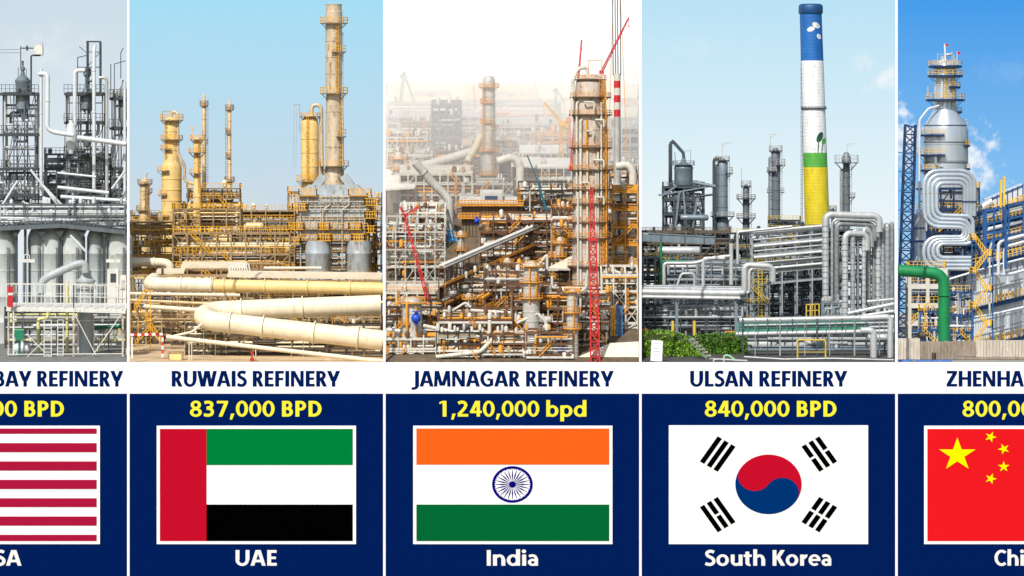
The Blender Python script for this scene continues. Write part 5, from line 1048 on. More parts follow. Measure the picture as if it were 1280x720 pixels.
f3('steel_structure', 'white gridded terrace left of the pale rear column', 500, 590, 60, 36, [258, 244, 230, 218], 10, WF, ORR, 86, 68, w=1.5, rails=False, deckm=FLR, valves=20)
f3('steel_structure', 'tall grey frame block far back left of the pale rear column', 540, 576, 86, 20, [186, 172, 158, 146, 132], 5, mat('slate block steel', (92, 98, 104), .7, .1, .25, .6), None, 87, 60, w=2.0, rails=False, valves=13, pm=[GW, GAL, SLT])
f3('steel_structure', 'low dark pipe row far back right of the large column', 762, 797, 50, 34, [286, 268, 250, 234, 222], 4, RUS, ORR, 88, 80, w=1.5, rh=5, decks=False, valves=20)
f3('steel_structure', 'hooped white pipe block far back at the left edge', 484, 534, 76, 24, [214, 200, 186, 172], 5, WF, ORR, 89, 80, w=1.3, rails=False, decks=False, valves=20, pr=(.8, 1.8))
f3('steel_structure', 'pale distant frame row between the two columns', 620, 712, 92, 26, [178, 166, 156], 9, GAL, None, 90, 60, w=1.5, rails=False, valves=20, pm=[GW, GAL, RUS])
f3('steel_structure', 'pale distant frame row at the far left', 484, 600, 98, 24, [164, 154, 146], 10, GAL, None, 91, 60, w=1.5, rails=False, valves=20, pm=[GW, GAL, RUS])
f3('steel_structure', 'pale distant frame behind the red and white mast', 756, 798, 84, 26, [196, 182, 170, 160], 5, GAL, None, 92, 60, w=1.5, rails=False, valves=15, pm=[GW, GAL, RUS])
for i, (x0, x1, Y, dp, lv_, sm, rl, lb) in enumerate(((484, 540, 72, 18, [222, 208, 194], WF, ORR, 'white and orange frame under the big crossing pipe at the left'), (546, 600, 74, 16, [216, 202, 190], RUS, ORR, 'rust and white frame left of the pale rear column, in the thin haze'), (626, 660, 70, 16, [232, 216, 200], RUS, ORR, 'rust frame right of the pale rear column, by the white elbow duct'), (664, 714, 86, 14, [190, 178, 168], ORR, ORR, 'orange frame in the haze left of the large column'), (500, 560, 92, 14, [176, 164, 154], RUS, ORR, 'faint rust frame in front of the grey frame block'), (590, 650, 82, 14, [198, 186, 174], GAL, ORR, 'grey and orange frame behind the pale rear column'), (760, 797, 62, 20, [258, 240, 222, 206], WF, ORR, 'white and orange frame behind the right elbow duct'), (484, 700, 110, 8, [138, 130], GAL, None, 'long faint grey frame line near the far horizon'))):
    f3('steel_structure', lb, x0, x1, Y, dp, lv_, max(4, int((x1 - x0) / 9)), sm, rl, 110 + i, 80, w=1.3, rh=5, decks=False, valves=26, pr=(.6, 1.7))
f3('steel_structure', 'lowest dark pipe frame at the front, right of the white tubular frame', 546, 600, 1.2, 16, [442, 430, 416], 5, DRK, ORR, 93, 80, w=1.4, rh=5, decks=False, valves=30, pr=(.6, 1.6))
f3('steel_structure', 'lowest rust frame at the front, below the pale horizontal drum', 602, 656, 1.4, 16, [442, 430, 418], 5, RUS, ORR, 94, 80, w=1.4, rh=5, decks=False, valves=30, pr=(.6, 1.6))
f3('steel_structure', 'lowest brown frame at the front beside the large cream roof', 658, 716, 1.0, 14, [444, 430, 416], 5, RUS, ORR, 95, 80, w=1.4, rh=5, decks=False, valves=30, pr=(.6, 1.6))
f3('steel_structure', 'low dark frame of pipes beside the foot of the red mast', 716, 762, 5.5, 16, [428, 414, 400], 5, DRK, ORR, 120, 80, w=1.4, rh=5, decks=False, valves=24, pr=(.6, 1.6))
f3('steel_structure', 'dark pipe frame behind the stout front left column', 482, 552, 9, 26, [412, 396, 384], 6, DRK, ORR, 96, 90, w=1.5, rh=5, decks=False, valves=30, pr=(.6, 1.6))
f3('steel_structure', 'tall rust frame between the white roofed rack and the beige roof', 606, 660, 12, 30, [392, 374, 356, 340], 5, RUS, ORR, 97, 92, w=1.5, rh=5, decks=False, valves=30, pr=(.6, 1.6))
f3('steel_structure', 'brown frame among pipes right of the slim ringed column', 716, 764, 10, 30, [404, 386, 368], 4, RUS, ORR, 98, 80, w=1.5, rh=5, decks=False, valves=20, pr=(.6, 1.6))
f3('steel_structure', 'orange railed frame left of the large column, under the teal boom', 690, 720, 34, 24, [330, 312, 296, 278, 262], 4, RUS, ORR, 99, 70, w=1.4, rh=5, valves=20)
f3('steel_structure', 'grey pipe frame between the heater block and the white building row', 578, 642, 60, 22, [256, 244, 230], 6, GAL, ORR, 100, 60, w=1.4, rh=5, decks=False, valves=20)
for i, (x, Y, r, yt, lb) in enumerate(((586, 14, 5, 366, 'short grey column amid the pipes under the white roofed rack'), (634, 22, 5.5, 322, 'small ringed column poking up right of the white roofed rack'), (576, 34, 4.5, 288, 'thin pale column between the heater block and the left building'), (700, 26, 5, 296, 'small pale column left of the large column under the teal boom'), (780, 15, 5.5, 366, 'short column in the white lattice block'), (788, 52, 5, 226, 'pale column at the right edge behind the elbow duct'), (540, 52, 5, 250, 'pale column behind the fat slanting pipe'), (660, 56, 5, 232, 'pale column in front of the white building row'), (556, 7, 6, 402, 'short stout vessel at the front under the blue motor'))):
    tw3(lb, x, Y, [(r, yt + 20), (r * .96, yt + 6), (r * .6, yt + 1), (1, yt)], [(yt + 7, r + 4, 0, 360, 5), (yt + 24, r + 4.5, 0, 360, 5)], bands=9, n=20, pipes=[(-90, gy3(Y), yt + 8, .9)], pipem=ORR if i % 2 else WF)
# ---- the two tall columns and smaller ones
GWB = mat('browned column plate', (196, 184, 172), .55, .05, .28, .5, (150, 104, 66), .36)
t = tw3('huge brown stained column ringed by dark platforms with orange ladders, tallest of the hazy plant', 738, 18, [(23, 380), (22.6, 300), (21.8, 200), (21.2, 143), (20.4, 138), (19.6, 120), (18.2, 104), (17, 100), (11, 95), (5, 93)],
        [(121, 26, 0, 360, 5), (143, 27, 0, 360, 5), (184, 27, 0, 360, 6), (212, 27.5, 0, 360, 6), (236, 27.5, 0, 360, 6), (254, 28, 0, 360, 6), (277, 28, 0, 360, 6), (297, 28.5, 0, 360, 7), (99, 20, 0, 360, 5), (332, 29, 0, 360, 7), (358, 29, 0, 360, 7)], bands=20, n=36, m=GWB, pt=1.6, deckm=RUS,
        ladder=[(-55, 100, 143), (-52, 143, 212), (-56, 212, 254), (-52, 254, 297), (-56, 297, 376)], pipes=[(-120, 376, 150, 1.6), (-100, 376, 190, 1.2), (-75, 376, 216, 1.0), (-135, 300, 128, 1.4)], pipem=WF)
t.part('scaffold', MB().lattice((756, -17, 380), (755, -17, 100), 3.6, .8), ORR)
for x_, y0_, y1_ in ((722, 376, 240), (733, 300, 150), (747, 372, 190), (751, 250, 128)): t.part('pipe', MB().tube([(x_, -23 if x_ < 740 else -22, y0_), (x_, -23 if x_ < 740 else -22, y1_)], 1.3, 8), ORR if x_ == 733 else WF)
t.part('top_pipe', MB().tube([(734, 0, 96), (734, 0, 84), (722, -4, 86), (716, -8, 100), (715, -10, 150)], 2.2, 10), WF)
t.part('top_frame', MB().bar((736, 0, 96), (736, 0, 76), .8).bar((752, 0, 98), (752, 0, 76), .8).bar((734, 0, 76), (754, 0, 75), .9), ORR)
for i, (x, y, w_) in enumerate(((730, 128, 12), (744, 150, 10), (733, 164, 8), (742, 200, 12), (728, 228, 8), (746, 246, 8))): t.part('nozzle_pipe', MB().tube([(x, -22, y), (x, -27, y), (x + w_, -26, y), (x + w_, -26, y + 9)], 1.2, 8, 2), WF)
tw3('pale rear column with ringed yellow platforms near the heater block', 611, 64, [(8.8, 240), (8.4, 170), (7.9, 112), (7.9, 100), (6, 96), (3, 95)], [(108, 13, 0, 360, 4), (128, 11, 120, 300, 5), (153, 11, 120, 300, 5), (160, 12, -30, 60, 4), (188, 13, 0, 360, 5), (218, 13, 0, 360, 5), (240, 15, 0, 360, 6)], bands=9, ladder=[(-130, 108, 188), (-60, 150, 240)], n=26)
tw3('short grey column with two yellow platforms at the far left edge', 498, 66, [(7, 240), (6.6, 196), (4, 191), (1, 190)], [(198, 12, 0, 360, 5), (211, 11, 0, 360, 5), (226, 11, 0, 360, 5)], bands=9, n=22)
tw3('stout grey column at the front left beside the blue valve', 515, 6, [(15, 440), (14.6, 420), (13, 414), (12.4, 380), (10, 374), (4, 371)], [(378, 18, 0, 360, 7), (430, 20, 0, 360, 6), (404, 17, 100, 260, 6)], bands=14, n=28, pipes=[(-110, 430, 378, 1.6), (-70, 430, 384, 1.0)], pipem=ORR)
tw3('brown grey column with orange rings left of the beige sloping roof', 664, 5.8, [(10.5, 378), (10, 350), (9.2, 334), (6, 328), (2, 326)], [(332, 15, 0, 360, 6), (352, 15, 0, 360, 6), (372, 15.5, 0, 360, 6)], bands=12, n=24, pipes=[(-100, 378, 334, 1.2), (-60, 378, 340, 1.0)], pipem=ORR)
tw3('slim grey column with orange rings below the beige sloping roof', 715.5, 2.2, [(7.4, 420), (7, 390), (6.4, 366), (3, 362)], [(364, 11, 0, 360, 6), (390, 11.5, 0, 360, 6), (410, 12, 0, 360, 6)], bands=12, n=22, pipes=[(-80, 424, 370, 1.0)], pipem=ORR)
tw3('white column with a bent top pipe right of the large column', 788, 30, [(6, 330), (5.6, 272), (3, 268)], [(274, 10, 0, 360, 6), (300, 10, 0, 360, 6)], bands=10, n=20)
# ---- heater block and its ducts
t = Thing('heater_block', 'long yellow railed heater block at the foot of the pale rear column', 'heater', 614, 50, None, None, gy3, (0, SLOPE))
t.part('casing', MB().box(577, 650, 0, 26, 258, t.py), mat('ochre grey casing', (128, 120, 100), .6, .1, .3, .5, (110, 80, 50), .3)); t.part('roof', MB().box(574, 653, -3, 28, 254, 257.5), GW)
rb = MB()
for i in range(19): rb.box(578 + i * 4, 579 + i * 4, -1.4, 0, 259, t.py)
t.part('stiffener', rb, RUS)
for y in (254, 270):
    q = t.part('walkway', MB().box(573, 654, -8, -1.6, y, y + 1.2), ORR); t.part('railing', MB().rail([(573, -8, y), (654, -8, y)], 6, 4, .9), ORR, q)
t.part('penthouse', MB().box(600, 628, 4, 20, 243, 254), GW); t.part('window', MB().box(606, 622, 3.4, 4, 246, 251), mat('dull blue glass', (60, 84, 110), .2, 0, .1))
for i, (pts, r, lb, m_) in enumerate((([(519, 0, 203), (540, 6, 228), (556, 8, 244), (562, 8, 252), (562, 8, 296)], 5.4, 'fat white pipe slanting down to the blue wrap at the left', GW), ([(483, 0, 232), (504, 10, 219), (522, 14, 210), (590, 26, 190)], 6.0, 'big white pipe crossing from the left edge behind the columns', WF), ([(585, 0, 201), (594, 0, 186), (602, 2, 168)], 4.6, 'tilted beige duct leaning on the pale rear column', mat('beige duct', (206, 196, 168), .6, 0, .15)),
                                   ([(622, 0, 202), (640, 0, 196), (650, 0, 204), (650, 0, 236)], 5.2, 'white elbow duct right of the pale rear column', WF), ([(770, 0, 208), (785, 0, 206), (791, 0, 214), (791, 0, 268)], 4.8, 'white elbow duct at the right of the large column', WF), ([(764, 0, 236), (774, 0, 232), (780, 0, 244), (780, 0, 290)], 4.4, 'lower white elbow duct beside the large column', GW), ([(483, 0, 300), (492, 0, 299), (506, 0, 292)], 4.2, 'grey pipe stub at the left edge by the red crane', GW))):
    pipe('duct', lb, (49, 66, 64, 60, 38, 34, 32)[i], pts, r, m_, n=16, bend=7, flange=[(0, .5)] if i != 6 else [(0, .8)])
t = Thing('pipe_wrap', 'sky blue wrapped foot of the fat white slanting pipe', 'tarpaulin', 562, 48, 302); t.part('cloth', MB().lathe(563, 4, [(9, 302), (7, 298), (8, 295), (6.4, 291), (6, 288)], 11, False).prism([(566, 298), (573, 296), (574, 301), (566, 302)], 0, 2), TRP); t.part('tie', MB().ring(563, 4, 291, 6, 7, .8), WF)
# ---- sloping roofs and racks that run uphill
def rack3(lb, A, B, hgt, wd, top_m, seed, cover=True, hgt2=None):
    hgt2 = hgt if hgt2 is None else hgt2
    (xa, Ya), (xb, Yb) = A, B; Y0 = Ya; rg = random.Random(seed)
    t = Thing('pipe_rack', lb, 'pipe rack', xa, Y0, None, None, gy3)
    n = 9; pt = []
    for i in range(n + 1):
        u = i / n; Y = Ya + (Yb - Ya) * u; pt.append((Q(xa + (xb - xa) * u, gy3(Y), Y, Y0), Q(xa + (xb - xa) * u, gy3(Y) - hgt - (hgt2 - hgt) * u, Y, Y0)))
    dr = (pt[-1][1] - pt[0][1]); dr.z = 0; dr.normalize(); sd = Vector((-dr.y, dr.x, 0)) * wd / 2
    up = lambda k: Vector((0, 0, -k))
    f = MB()
    for g, h in pt:
        for s_ in (sd, -sd): f.bar(g + s_, h + s_, 1.4)
        for q in (0, -hgt * .3, -hgt * .55): f.bar(h + sd + up(q), h - sd + up(q), 1.3)
    for q in (0, -hgt * .3, -hgt * .55):
        for s_ in (sd, -sd): f.bar(pt[0][1] + s_ + up(q), pt[-1][1] + s_ + up(q), 1.2)
    t.part('frame', f, RUS)
    for j in range(12):
        o = sd * rg.uniform(-.9, .9) + up(rg.choice((-hgt * .3 + 1, -hgt * .55 + 1, 1.2))); r = rg.uniform(.8, 1.8)
        t.part('pipe', MB().tube([pt[0][1] + o, pt[-1][1] + o], r, 8), rg.choice([WF, GW, WF, ORR, RUS]))
    for q in (-hgt * .3, -hgt * .62):
        a, b_ = pt[0][1] - sd * 1.25 + up(q), pt[-1][1] - sd * 1.25 + up(q); t.part('walkway', MB().bar(a, b_, 4, 1), RUS)
        t.part('railing', MB().rail([a, b_], 5, 4, .8), ORR)
    if cover:
        a, b_ = pt[0][1] + up(5), pt[-1][1] + up(5); t.part('roof', MB().slab([a + sd, a - sd, b_ - sd, b_ + sd], 1.6), top_m)
    for j in range(8):
        c = pt[j][1].lerp(pt[j + 1][1], .5) - sd * 1.7 + up(-hgt * .45)
        t.part('cooler', MB().lathe(c.x, c.y, [(3, c.z + 4), (5.5, c.z + 1), (5.5, c.z - 2), (4.6, c.z - 2.4), (1, c.z - 2.6)], 14), GW)
    return t
rack3('long pipe rack under a white roof climbing to the right through the plant', (552, 12), (690, 45), 76, 8, WRF, 301, hgt2=33)
rack3('lower brown pipe rack climbing beside the white roofed one', (600, 10), (716, 38), 44, 12, WRF, 302, cover=False, hgt2=26)
rack3('short pipe rack climbing right behind the unfinished building', (486, 40), (560, 58), 22, 10, FLR, 303)
def sroof(lb, quad, Y, m_, th=2, h=14):
    """a sloping roof sheet on posts: quad of (photo column, depth, photo row)"""
    t = Thing('roof_canopy', lb, 'roof', quad[0][0], Y, None, None, gy3)
    q = [Q(x, y, yy, Y) for x, yy, y in quad]; q2 = MB(); q2.slab(q, th); t.part('roof_sheet', q2, m_)
    for c, (x, yy, y) in zip(q, quad):
        if yy < 0.8: continue
        g = Q(x, gy3(yy), yy, Y); t.part('post', MB().bar((c.x, c.y, c.z + th), (c.x, c.y, g.z + 2), 1.6), RUS)
    e = MB()
    for a, b_ in zip(q, q[1:] + q[:1]): e.bar(a + Vector((0, 0, 1)), b_ + Vector((0, 0, 1)), 1.2, 2.4)
    t.part('edge', e, WF); return t
sroof('beige sloping roof left of the red mast', [(684, 16, 335), (712, 17, 336), (738, 27, 322), (714, 26, 320)], 16, CRW)
sroof('beige floor slab open to the sky behind the stout front left column', [(483, 17, 384), (543, 18, 368), (556, 30, 346), (483, 31, 352)], 17, FLR, 3)
sroof('large cream roof at the lower right front', [(716, 1.7, 449), (798, 1.7, 449), (798, 4.6, 427), (763, 4.6, 429)], 1.7, CRW, 3)
sroof('white sloping roof over the back building row right of the heater block', [(642, 60, 206), (668, 60, 208), (676, 72, 196), (646, 72, 196)], 60, WRF)
sroof('white sloping roof below the big crossing pipe at the left edge', [(483, 58, 236), (518, 58, 234), (524, 70, 206), (483, 70, 212)], 58, WRF)
sroof('broad pale roof among the far frames left of the large column', [(650, 78, 196), (700, 78, 198), (708, 90, 180), (662, 90, 178)], 78, FLR)
# louvred fence on the cream roof's edge and coloured panels
t = Thing('panel_stack', 'orange and blue upright panels in the white lattice block', 'panels', 776, 10, None, None, gy3)
for i in range(5): t.part('panel', MB().box(764 + i * 3, 766.4 + i * 3, -2, 0, 382, 420), ORR if i < 2 else mat('panel blue', (50, 110, 160), .5, 0, .15)); 
# ---- valves
for i, (x, y, Y, r, lb) in enumerate(((520, 398, 3, 6, 'large blue valve body on the front left column'), (702, 437, 1.6, 5, 'blue valve body low at the front near the cream roof'), (572, 396, 10, 3, 'slim blue motor in the front brown frame'), (596, 276, 46, 3.4, 'small blue motor on the heater block'))):
    t = Thing('valve', lb, 'valve', x, Y, y + r * 1.5, None)
    t.part('body', MB().hlathe(x - r, 0, y, [(r * .3, 0), (r * .8, r * .3), (r, r * .6), (r, r * 1.4), (r * .8, r * 1.7), (r * .3, r * 2)], 14), BLV); t.part('stem', MB().tube([(x, 0, y - r * 1.5), (x, 0, y + r * 1.5)], r * .35, 8), BLV); t.part('handwheel', MB().ring(x, 0, y - r * 1.5, r * .6, r * .85, .8), BLV)
for i, (x0, x1, y, r, Y, lb) in enumerate(((686, 700, 444, 4.4, 2, 'grey horizontal drum beside the blue valve at the front'), (640, 664, 420, 6, 3, 'pale horizontal drum at the lower front'), (610, 634, 343, 5, 18, 'pale horizontal drum under the white roofed rack'), (668, 690, 400, 5, 6, 'pale horizontal drum left of the slim ringed column'), (604, 628, 308, 5, 36, 'white horizontal drum below the heater block'), (766, 790, 346, 5, 20, 'white horizontal drum right of the large column base'))):
    drum('drum', lb, 'drum', x0, x1, 0, y, r, Y, GW if i % 2 else WF, RUS, 'pale drums on the slope', floor=y + r * 2)
for i, (pts, r, Y, lb) in enumerate((([(529, 407), (600, 422), (612, 418), (612, 400)], 2.4, 2, 'stout white pipe running right from the blue valve'), ([(483, 412), (500, 414)], 2.4, 3, 'short white pipe at the left edge by the stout column'), ([(588, 388), (652, 392)], 2.2, 8, 'level white pipe in the front brown frame'), ([(560, 392), (582, 378), (588, 384)], 1.6, 9, 'thin white pipe bent over at the front'), ([(672, 392), (684, 404), (676, 416)], 2.4, 4, 'kinked white pipe left of the slim ringed column'), ([(646, 404), (672, 392)], 1.8, 5, 'white pipe rising to the kinked one'), ([(672, 333), (684, 318), (684, 336)], 1.8, 14, 'white pipe bent over left of the beige roof'), ([(716, 372), (733, 360), (733, 345)], 2.0, 8, 'white pipe rising beside the red mast'), ([(616, 317), (650, 318)], 2.0, 34, 'white pipe level under the heater block'), ([(690, 345), (690, 360), (736, 360)], 1.8, 9, 'white looped pipe under the beige roof'), ([(664, 271), (682, 271), (716, 272)], 2.0, 44, 'white pipe at the top of the long rack'), ([(544, 436), (576, 432)], 2.4, 1.5, 'white pipe low at the front left'), ([(545, 446), (600, 440), (612, 428)], 2.6, 1.2, 'grey white pipe lowest at the front left'))):
    pipe('pipe', lb, Y, [(x, 0, y) for x, y in pts], r, WF, 'white pipes of the hazy plant', n=10)
for i in range(5):
    x = 532 + i * 4; pipe('pipe', 'hooped white pipe, one of five side by side behind the unfinished floor', 48, [(x, 0, 300), (x, 0, 279 + i * 2), (x + 14, 0, 277 + i * 2), (x + 14, 0, 302)], 1.3, WF, 'hooped pipes behind the unfinished floor', n=8, bend=5)
# ---- cranes and masts
t = Thing('lattice_mast', 'bright red lattice mast standing in front of the large column', 'mast', 743, 1.0, None, None, gy3)
t.part('mast', MB().lattice((744, 0, 456), (741, 0, 300), 11, 1.3, 16, 8), RED); t.part('mast', MB().lattice((741, 0, 300), (739, 0, 236), 6.5, 1.0, 9, 3.5), RED); t.part('joint_plate', MB().box(735, 747, -5, 5, 298, 301), RED)
t = crane('crane', 'red crawler crane boom leaning left in the left yard', 15, (543, 0, 404), None, (506, 0, 270), RED, w=6, r=.9, py=412, cable=18); t.part('fly_jib', MB().lattice((506, 0, 270), (524, 0, 258), 3, .7).lattice((506, 0, 270), (500, 0, 258), 2, .6), RED); t.part('chassis', MB().box(534, 554, -6, 8, 402, 412), RED)
crane('crane', 'yellow tower crane far behind, left of the large column', 70, (701, 0, 240), (702, 0, 154), (680, 0, 128), YLC, w=5, r=.9, base=gy3, py=gy3(70))
crane('crane', 'orange tower crane jib right against the large column', 74, (712, 0, 226), (711, 0, 150), (723, 0, 112), mat('crane orange', (224, 120, 40), .5, 0, .1), w=4, r=.8, py=gy3(74), cable=8)
crane('crane', 'thin red crane boom beside the top of the large column', 48, (714, 0, 210), None, (727, 0, 50), RED, w=4, r=.7, py=gy3(48), cable=10, w2=1)
crane('crane', 'thin red luffing boom over the large column at the right', 46, (752, 0, 90), None, (786, 0, 22), RED, w=3.6, r=.8, py=gy3(46), cable=10, w2=1.2)
crane('crane', 'green derrick crane far off at the upper left', 112, (498, 0, 150), (505, 0, 92), (519, 0, 130), GRC, w=3, r=.7, py=gy3(112), cable=8)
crane('crane', 'pale green crane beyond the frames right of the pale rear column', 108, (694, 0, 150), (695, 0, 112), (706, 0, 128), GRC, w=2.6, r=.6, py=gy3(108), cable=6)
crane('crane', 'distant grey crane leaning left between the columns', 114, (676, 0, 146), None, (668, 0, 100), GAL, w=2.4, r=.6, py=gy3(114), cable=6)
crane('crane', 'distant red crane behind the grey frame block', 106, (596, 0, 160), None, (592, 0, 106), RED, w=2.2, r=.5, py=gy3(106), cable=6)
t = Thing('boom', 'straight teal boom leaning over the long rack', 'boom', 684, 47, 272); t.part('arm', MB().bar((685, 0, 270), (672, 0, 226), 2.6), TEAL); t.part('arm', MB().bar((672, 0, 226), (659, 0, 194), 1.6), TEAL); t.part('base', MB().box(681, 690, -2, 3, 267, 272), TEAL)
t = Thing('striped_mast', 'red and white banded mast holding tall thin poles behind the large column', 'mast', 771.5, 46, None, None, gy3)
for i in range(6): t.part('band', MB().lathe(771.5, 0, [(4.2, 146 - i * 9), (4.2, 137 - i * 9)], 14), RED if i % 2 == 0 else WF)
t.part('leg', MB().lathe(771.5, 0, [(4.6, t.py), (4.2, 146)], 14), GAL)
for x, y in ((766.5, -30), (769.5, -40), (772.5, -40), (776, -26)): t.part('pole', MB().bar((x, 0, 94), (x - 1, 0, y), 1.3), SLT)
for a, b_ in (((760, 0, 200), (767, 0, -20)), ((784, 0, 200), (775, 0, -20))): t.part('guy_wire', MB().bar(a, b_, .8), ORR)
# ---- distant ground, sheds and trees
for i, (x, Y, w_, h, m_, lb) in enumerate(((494, 104, 14, 7, RED, 'faint red roofed shed far away at the left edge'), (524, 108, 26, 6, CRW, 'cream shed left among the far fields'), (560, 116, 30, 5, ORR, 'ochre shed below the far horizon, left'), (590, 110, 22, 6, GRC, 'dull green shed behind the grey frame block'), (636, 112, 30, 6, CRW, 'cream shed right of the pale rear column'), (664, 104, 24, 7, TRP, 'blue roofed shed between the columns'), (690, 118, 24, 5, CRW, 'cream shed on the far horizon left of the large column'), (785, 116, 22, 5, ORR, 'ochre shed on the far horizon at the right edge'), (782, 100, 22, 7, GRC, 'green shed behind the striped mast'), (640, 122, 40, 4, FLR, 'long pale shed on the horizon between the columns'), (540, 122, 44, 4, GAL, 'long grey shed on the horizon at the left'))):
    t = Thing('shed', lb, 'shed', x, Y, None, 'far sheds on the hazy slope', gy3); g = t.py
    t.part('wall', MB().box(x - w_ / 2, x + w_ / 2, 0, 14, g - h, g + 6), FLR); t.part('roof', MB().prism([(x - w_ / 2 - 1, g - h), (x + w_ / 2 + 1, g - h), (x + w_ / 2, g - h - 3.4), (x - w_ / 2, g - h - 3.4)], -1, 15), m_)
    t.part('door', MB().box(x - 3, x + 2, -.6, 0, g - h * .7, g + 4), SLT)
# ================================================================== the plant with the silver tower (fifth bay)
SLV = mat('silver cladding', (200, 212, 224), .26, .5, .14, .35)
SLV2 = mat('pale silver panel', (208, 214, 220), .5, .1, .18, .5, (150, 150, 150), .2)
BLU = mat('plant blue steel', (22, 84, 146), .5, .1, .2, .6)
BLD = mat('deep blue steel', (16, 50, 92), .55, .1, .2, .6)
YR5 = mat('bright yellow rail', (236, 186, 40), .5, 0, .15, .8)
PGR5 = mat('bright pipe green', (12, 132, 76), .5, 0, .16, .5, (60, 130, 90), .2)
CON = mat('board marked concrete', (196, 188, 176), .85, 0, .25, .5, (150, 138, 124), .3, bump=.3)
CON2 = mat('brown stained concrete', (150, 138, 124), .9, 0, .3, .6, (110, 96, 82), .3, bump=.3)
WCN = mat('white concrete', (206, 204, 196), .8, 0, .12, .4)
PM5 = [SLV, SLV, BLU, SLV2, WHP, BLD]
t = tower('silver_tower', 'big silver tower with a narrow neck and blue ring platforms', 'tower', 1181.5, 66,
      [(28.5, 410), (27.5, 260), (26.6, 160), (25.6, 156), (16.4, 141), (14.4, 136), (14, 128), (13.6, 84), (11.5, 79), (6, 75), (2, 74)], SLV,
      [(82, 21, 0, 360, 6), (94, 22, 0, 360, 6), (108, 19, -80, 60, 5), (124, 24.5, 0, 360, 7), (139, 21, -20, 60, 5), (181, 31, -40, 40, 6), (210, 31, -30, 60, 5), (168, 32, 150, 260, 6), (193, 34, 150, 262, 7), (212, 33, 150, 250, 6), (235, 36, 150, 240, 6), (262, 36, 150, 250, 6), (300, 36, 130, 250, 7)], YR5, BLD, [(-60, 84, 136), (-95, 84, 124)], bands=23, n=36, pipes=[(10, 205, 150, 1.2)], pipem=SLV, pt=2.6)
t.part('band', MB().ring(1181.5, 0, 156, 25.7, 26.6, 1.4, 0, 360, 36).ring(1181.5, 0, 177, 26.4, 27.4, 1.4, 0, 360, 36).ring(1181.5, 0, 202, 27, 27.8, 1.4, 0, 360, 36), SLT)
t.part('side_pipe', MB().tube([(1177, -14, 128), (1170, -16, 133), (1158, -20, 136), (1147, -20, 150), (1146.5, -20, 300)], 1.5, 10), WHP)
t.part('vent_pipe', MB().tube([(1175, -15, 135), (1176, -15, 100), (1181, -8, 84), (1181, 0, 56)], 1.2, 8), WHP)
t.part('side_pipe', MB().tube([(1159, -8, 120), (1159, -8, 108)], 1.0, 8).tube([(1166, -28, 192), (1166, -28, 206), (1175, -28, 209)], 1.6, 8), SLV)
t.part('top_gear', MB().bar((1172, 0, 80), (1172, 0, 66), .8).bar((1190, 0, 80), (1190, 0, 64), .8).bar((1172, 0, 68), (1190, 0, 66), .7).tube([(1183, 4, 76), (1183, 4, 68), (1192, 4, 68), (1196, 4, 84)], 1.6, 10, 3).box(1176, 1181, -3, 3, 70, 78), SLV)
for x, y, lb in ((1181, 54, 'small red and white pennant on the tallest pole of the silver tower'), (1196, 64, 'lower small red pennant on the silver tower')):
    t = Thing('pennant', lb, 'pennant', x, 64, 80); t.part('pole', MB().bar((x, -2, 80), (x, -2, y), .7), WHP); t.part('cloth', MB().prism([(x, y), (x + 4, y + 1), (x + 4, y + 4), (x, y + 4)], -2.1, -1.9), EXR)
t = Thing('pipe_coil', 'four silver pipes snaking together in front of the silver tower', 'pipes', 1184, 48)
for i in range(4):
    o = i * 5.2
    t.part('pipe', MB().tube([(1219 - o * .8, 8, 270), (1219 - o * .8, 4, 213 + o), (1155 + o, 0, 213 + o), (1155 + o, -2, 283 - o * .9), (1204 + o * .75, -4, 284 - o * .9), (1204 + o * .75, -4, 296 + o * .55), (1154 + o * 1.1, -4, 296 + o * .55), (1154 + o * 1.1, -6, 336 - o * .9), (1214, -6, 336 - o * .9)], 2.6, 12, 19 - o * .6), SLV)
for i in range(4):
    o = i * 5.2; bd = MB()
    for y in (240, 256): bd.ring(1155 + o, -.5, y, 2.4, 3.1, 1.2, 0, 360, 12)
    t.part('band', bd, GAL)
for x in (1158, 1180, 1206): t.part('support', MB().bar((x, 6, t.py), (x, 6, 250 if x > 1170 else 300), 1.8), BLD)
t.part('support', MB().bar((1150, 4, 308), (1216, 4, 308), 1.6).bar((1150, 4, 252), (1222, 4, 252), 1.6), BLD)
frame('steel_structure', 'blue steel frame around the snaking silver pipes', 'structure', 1160, 1224, 58, 24, [400, 372, 346, 318, 290, 262, 236], 5, BLD, YR5, BLD, seed=61, pipes=72, pm=PM5, w=2.0, rh=7, valves=14, pr=(.8, 2.2))
t = Thing('lattice_tower', 'tall blue lattice tower at the left of the silver tower', 'lattice tower', 1134, 56)
t.part('lattice', MB().lattice((1129, 0, t.py), (1138, 0, 156), 15, 1.5, 22, 13), BLD); t.part('top_cap', MB().bar((1131, 0, 156), (1145, 0, 160), 2.2), BLU)
t.part('ladder', MB().ladder(1140, -6, 400, 165, 2.6, 4, .7), BLU)
for i in range(9):
    y = 190 + i * 24; t.part('landing', MB().box(1123, 1142, -8, 0, y, y + 1), BLU)
frame('steel_structure', 'white concrete frame with yellow rails under the silver tower', 'structure', 1137, 1182, 44, 24, [404, 382, 358, 338], 3, WCN, YR5, BLD, seed=62, pipes=43, pm=PM5, w=4.2, rh=8, valves=9, brace=False)
t = Thing('skirt_vessel', 'stout silver vessel below the snaking pipes at the left', 'vessel', 1152, 62); t.part('shell', MB().lathe(1154, 0, [(14, t.py), (13, 330), (13.4, 329), (13.4, 326), (13, 325), (12, 268), (6, 262)], 28), SLV); t.part('band', MB().ring(1154, 0, 300, 12.4, 14.2, 2).ring(1154, 0, 284, 12, 13.6, 1.5), BLU)
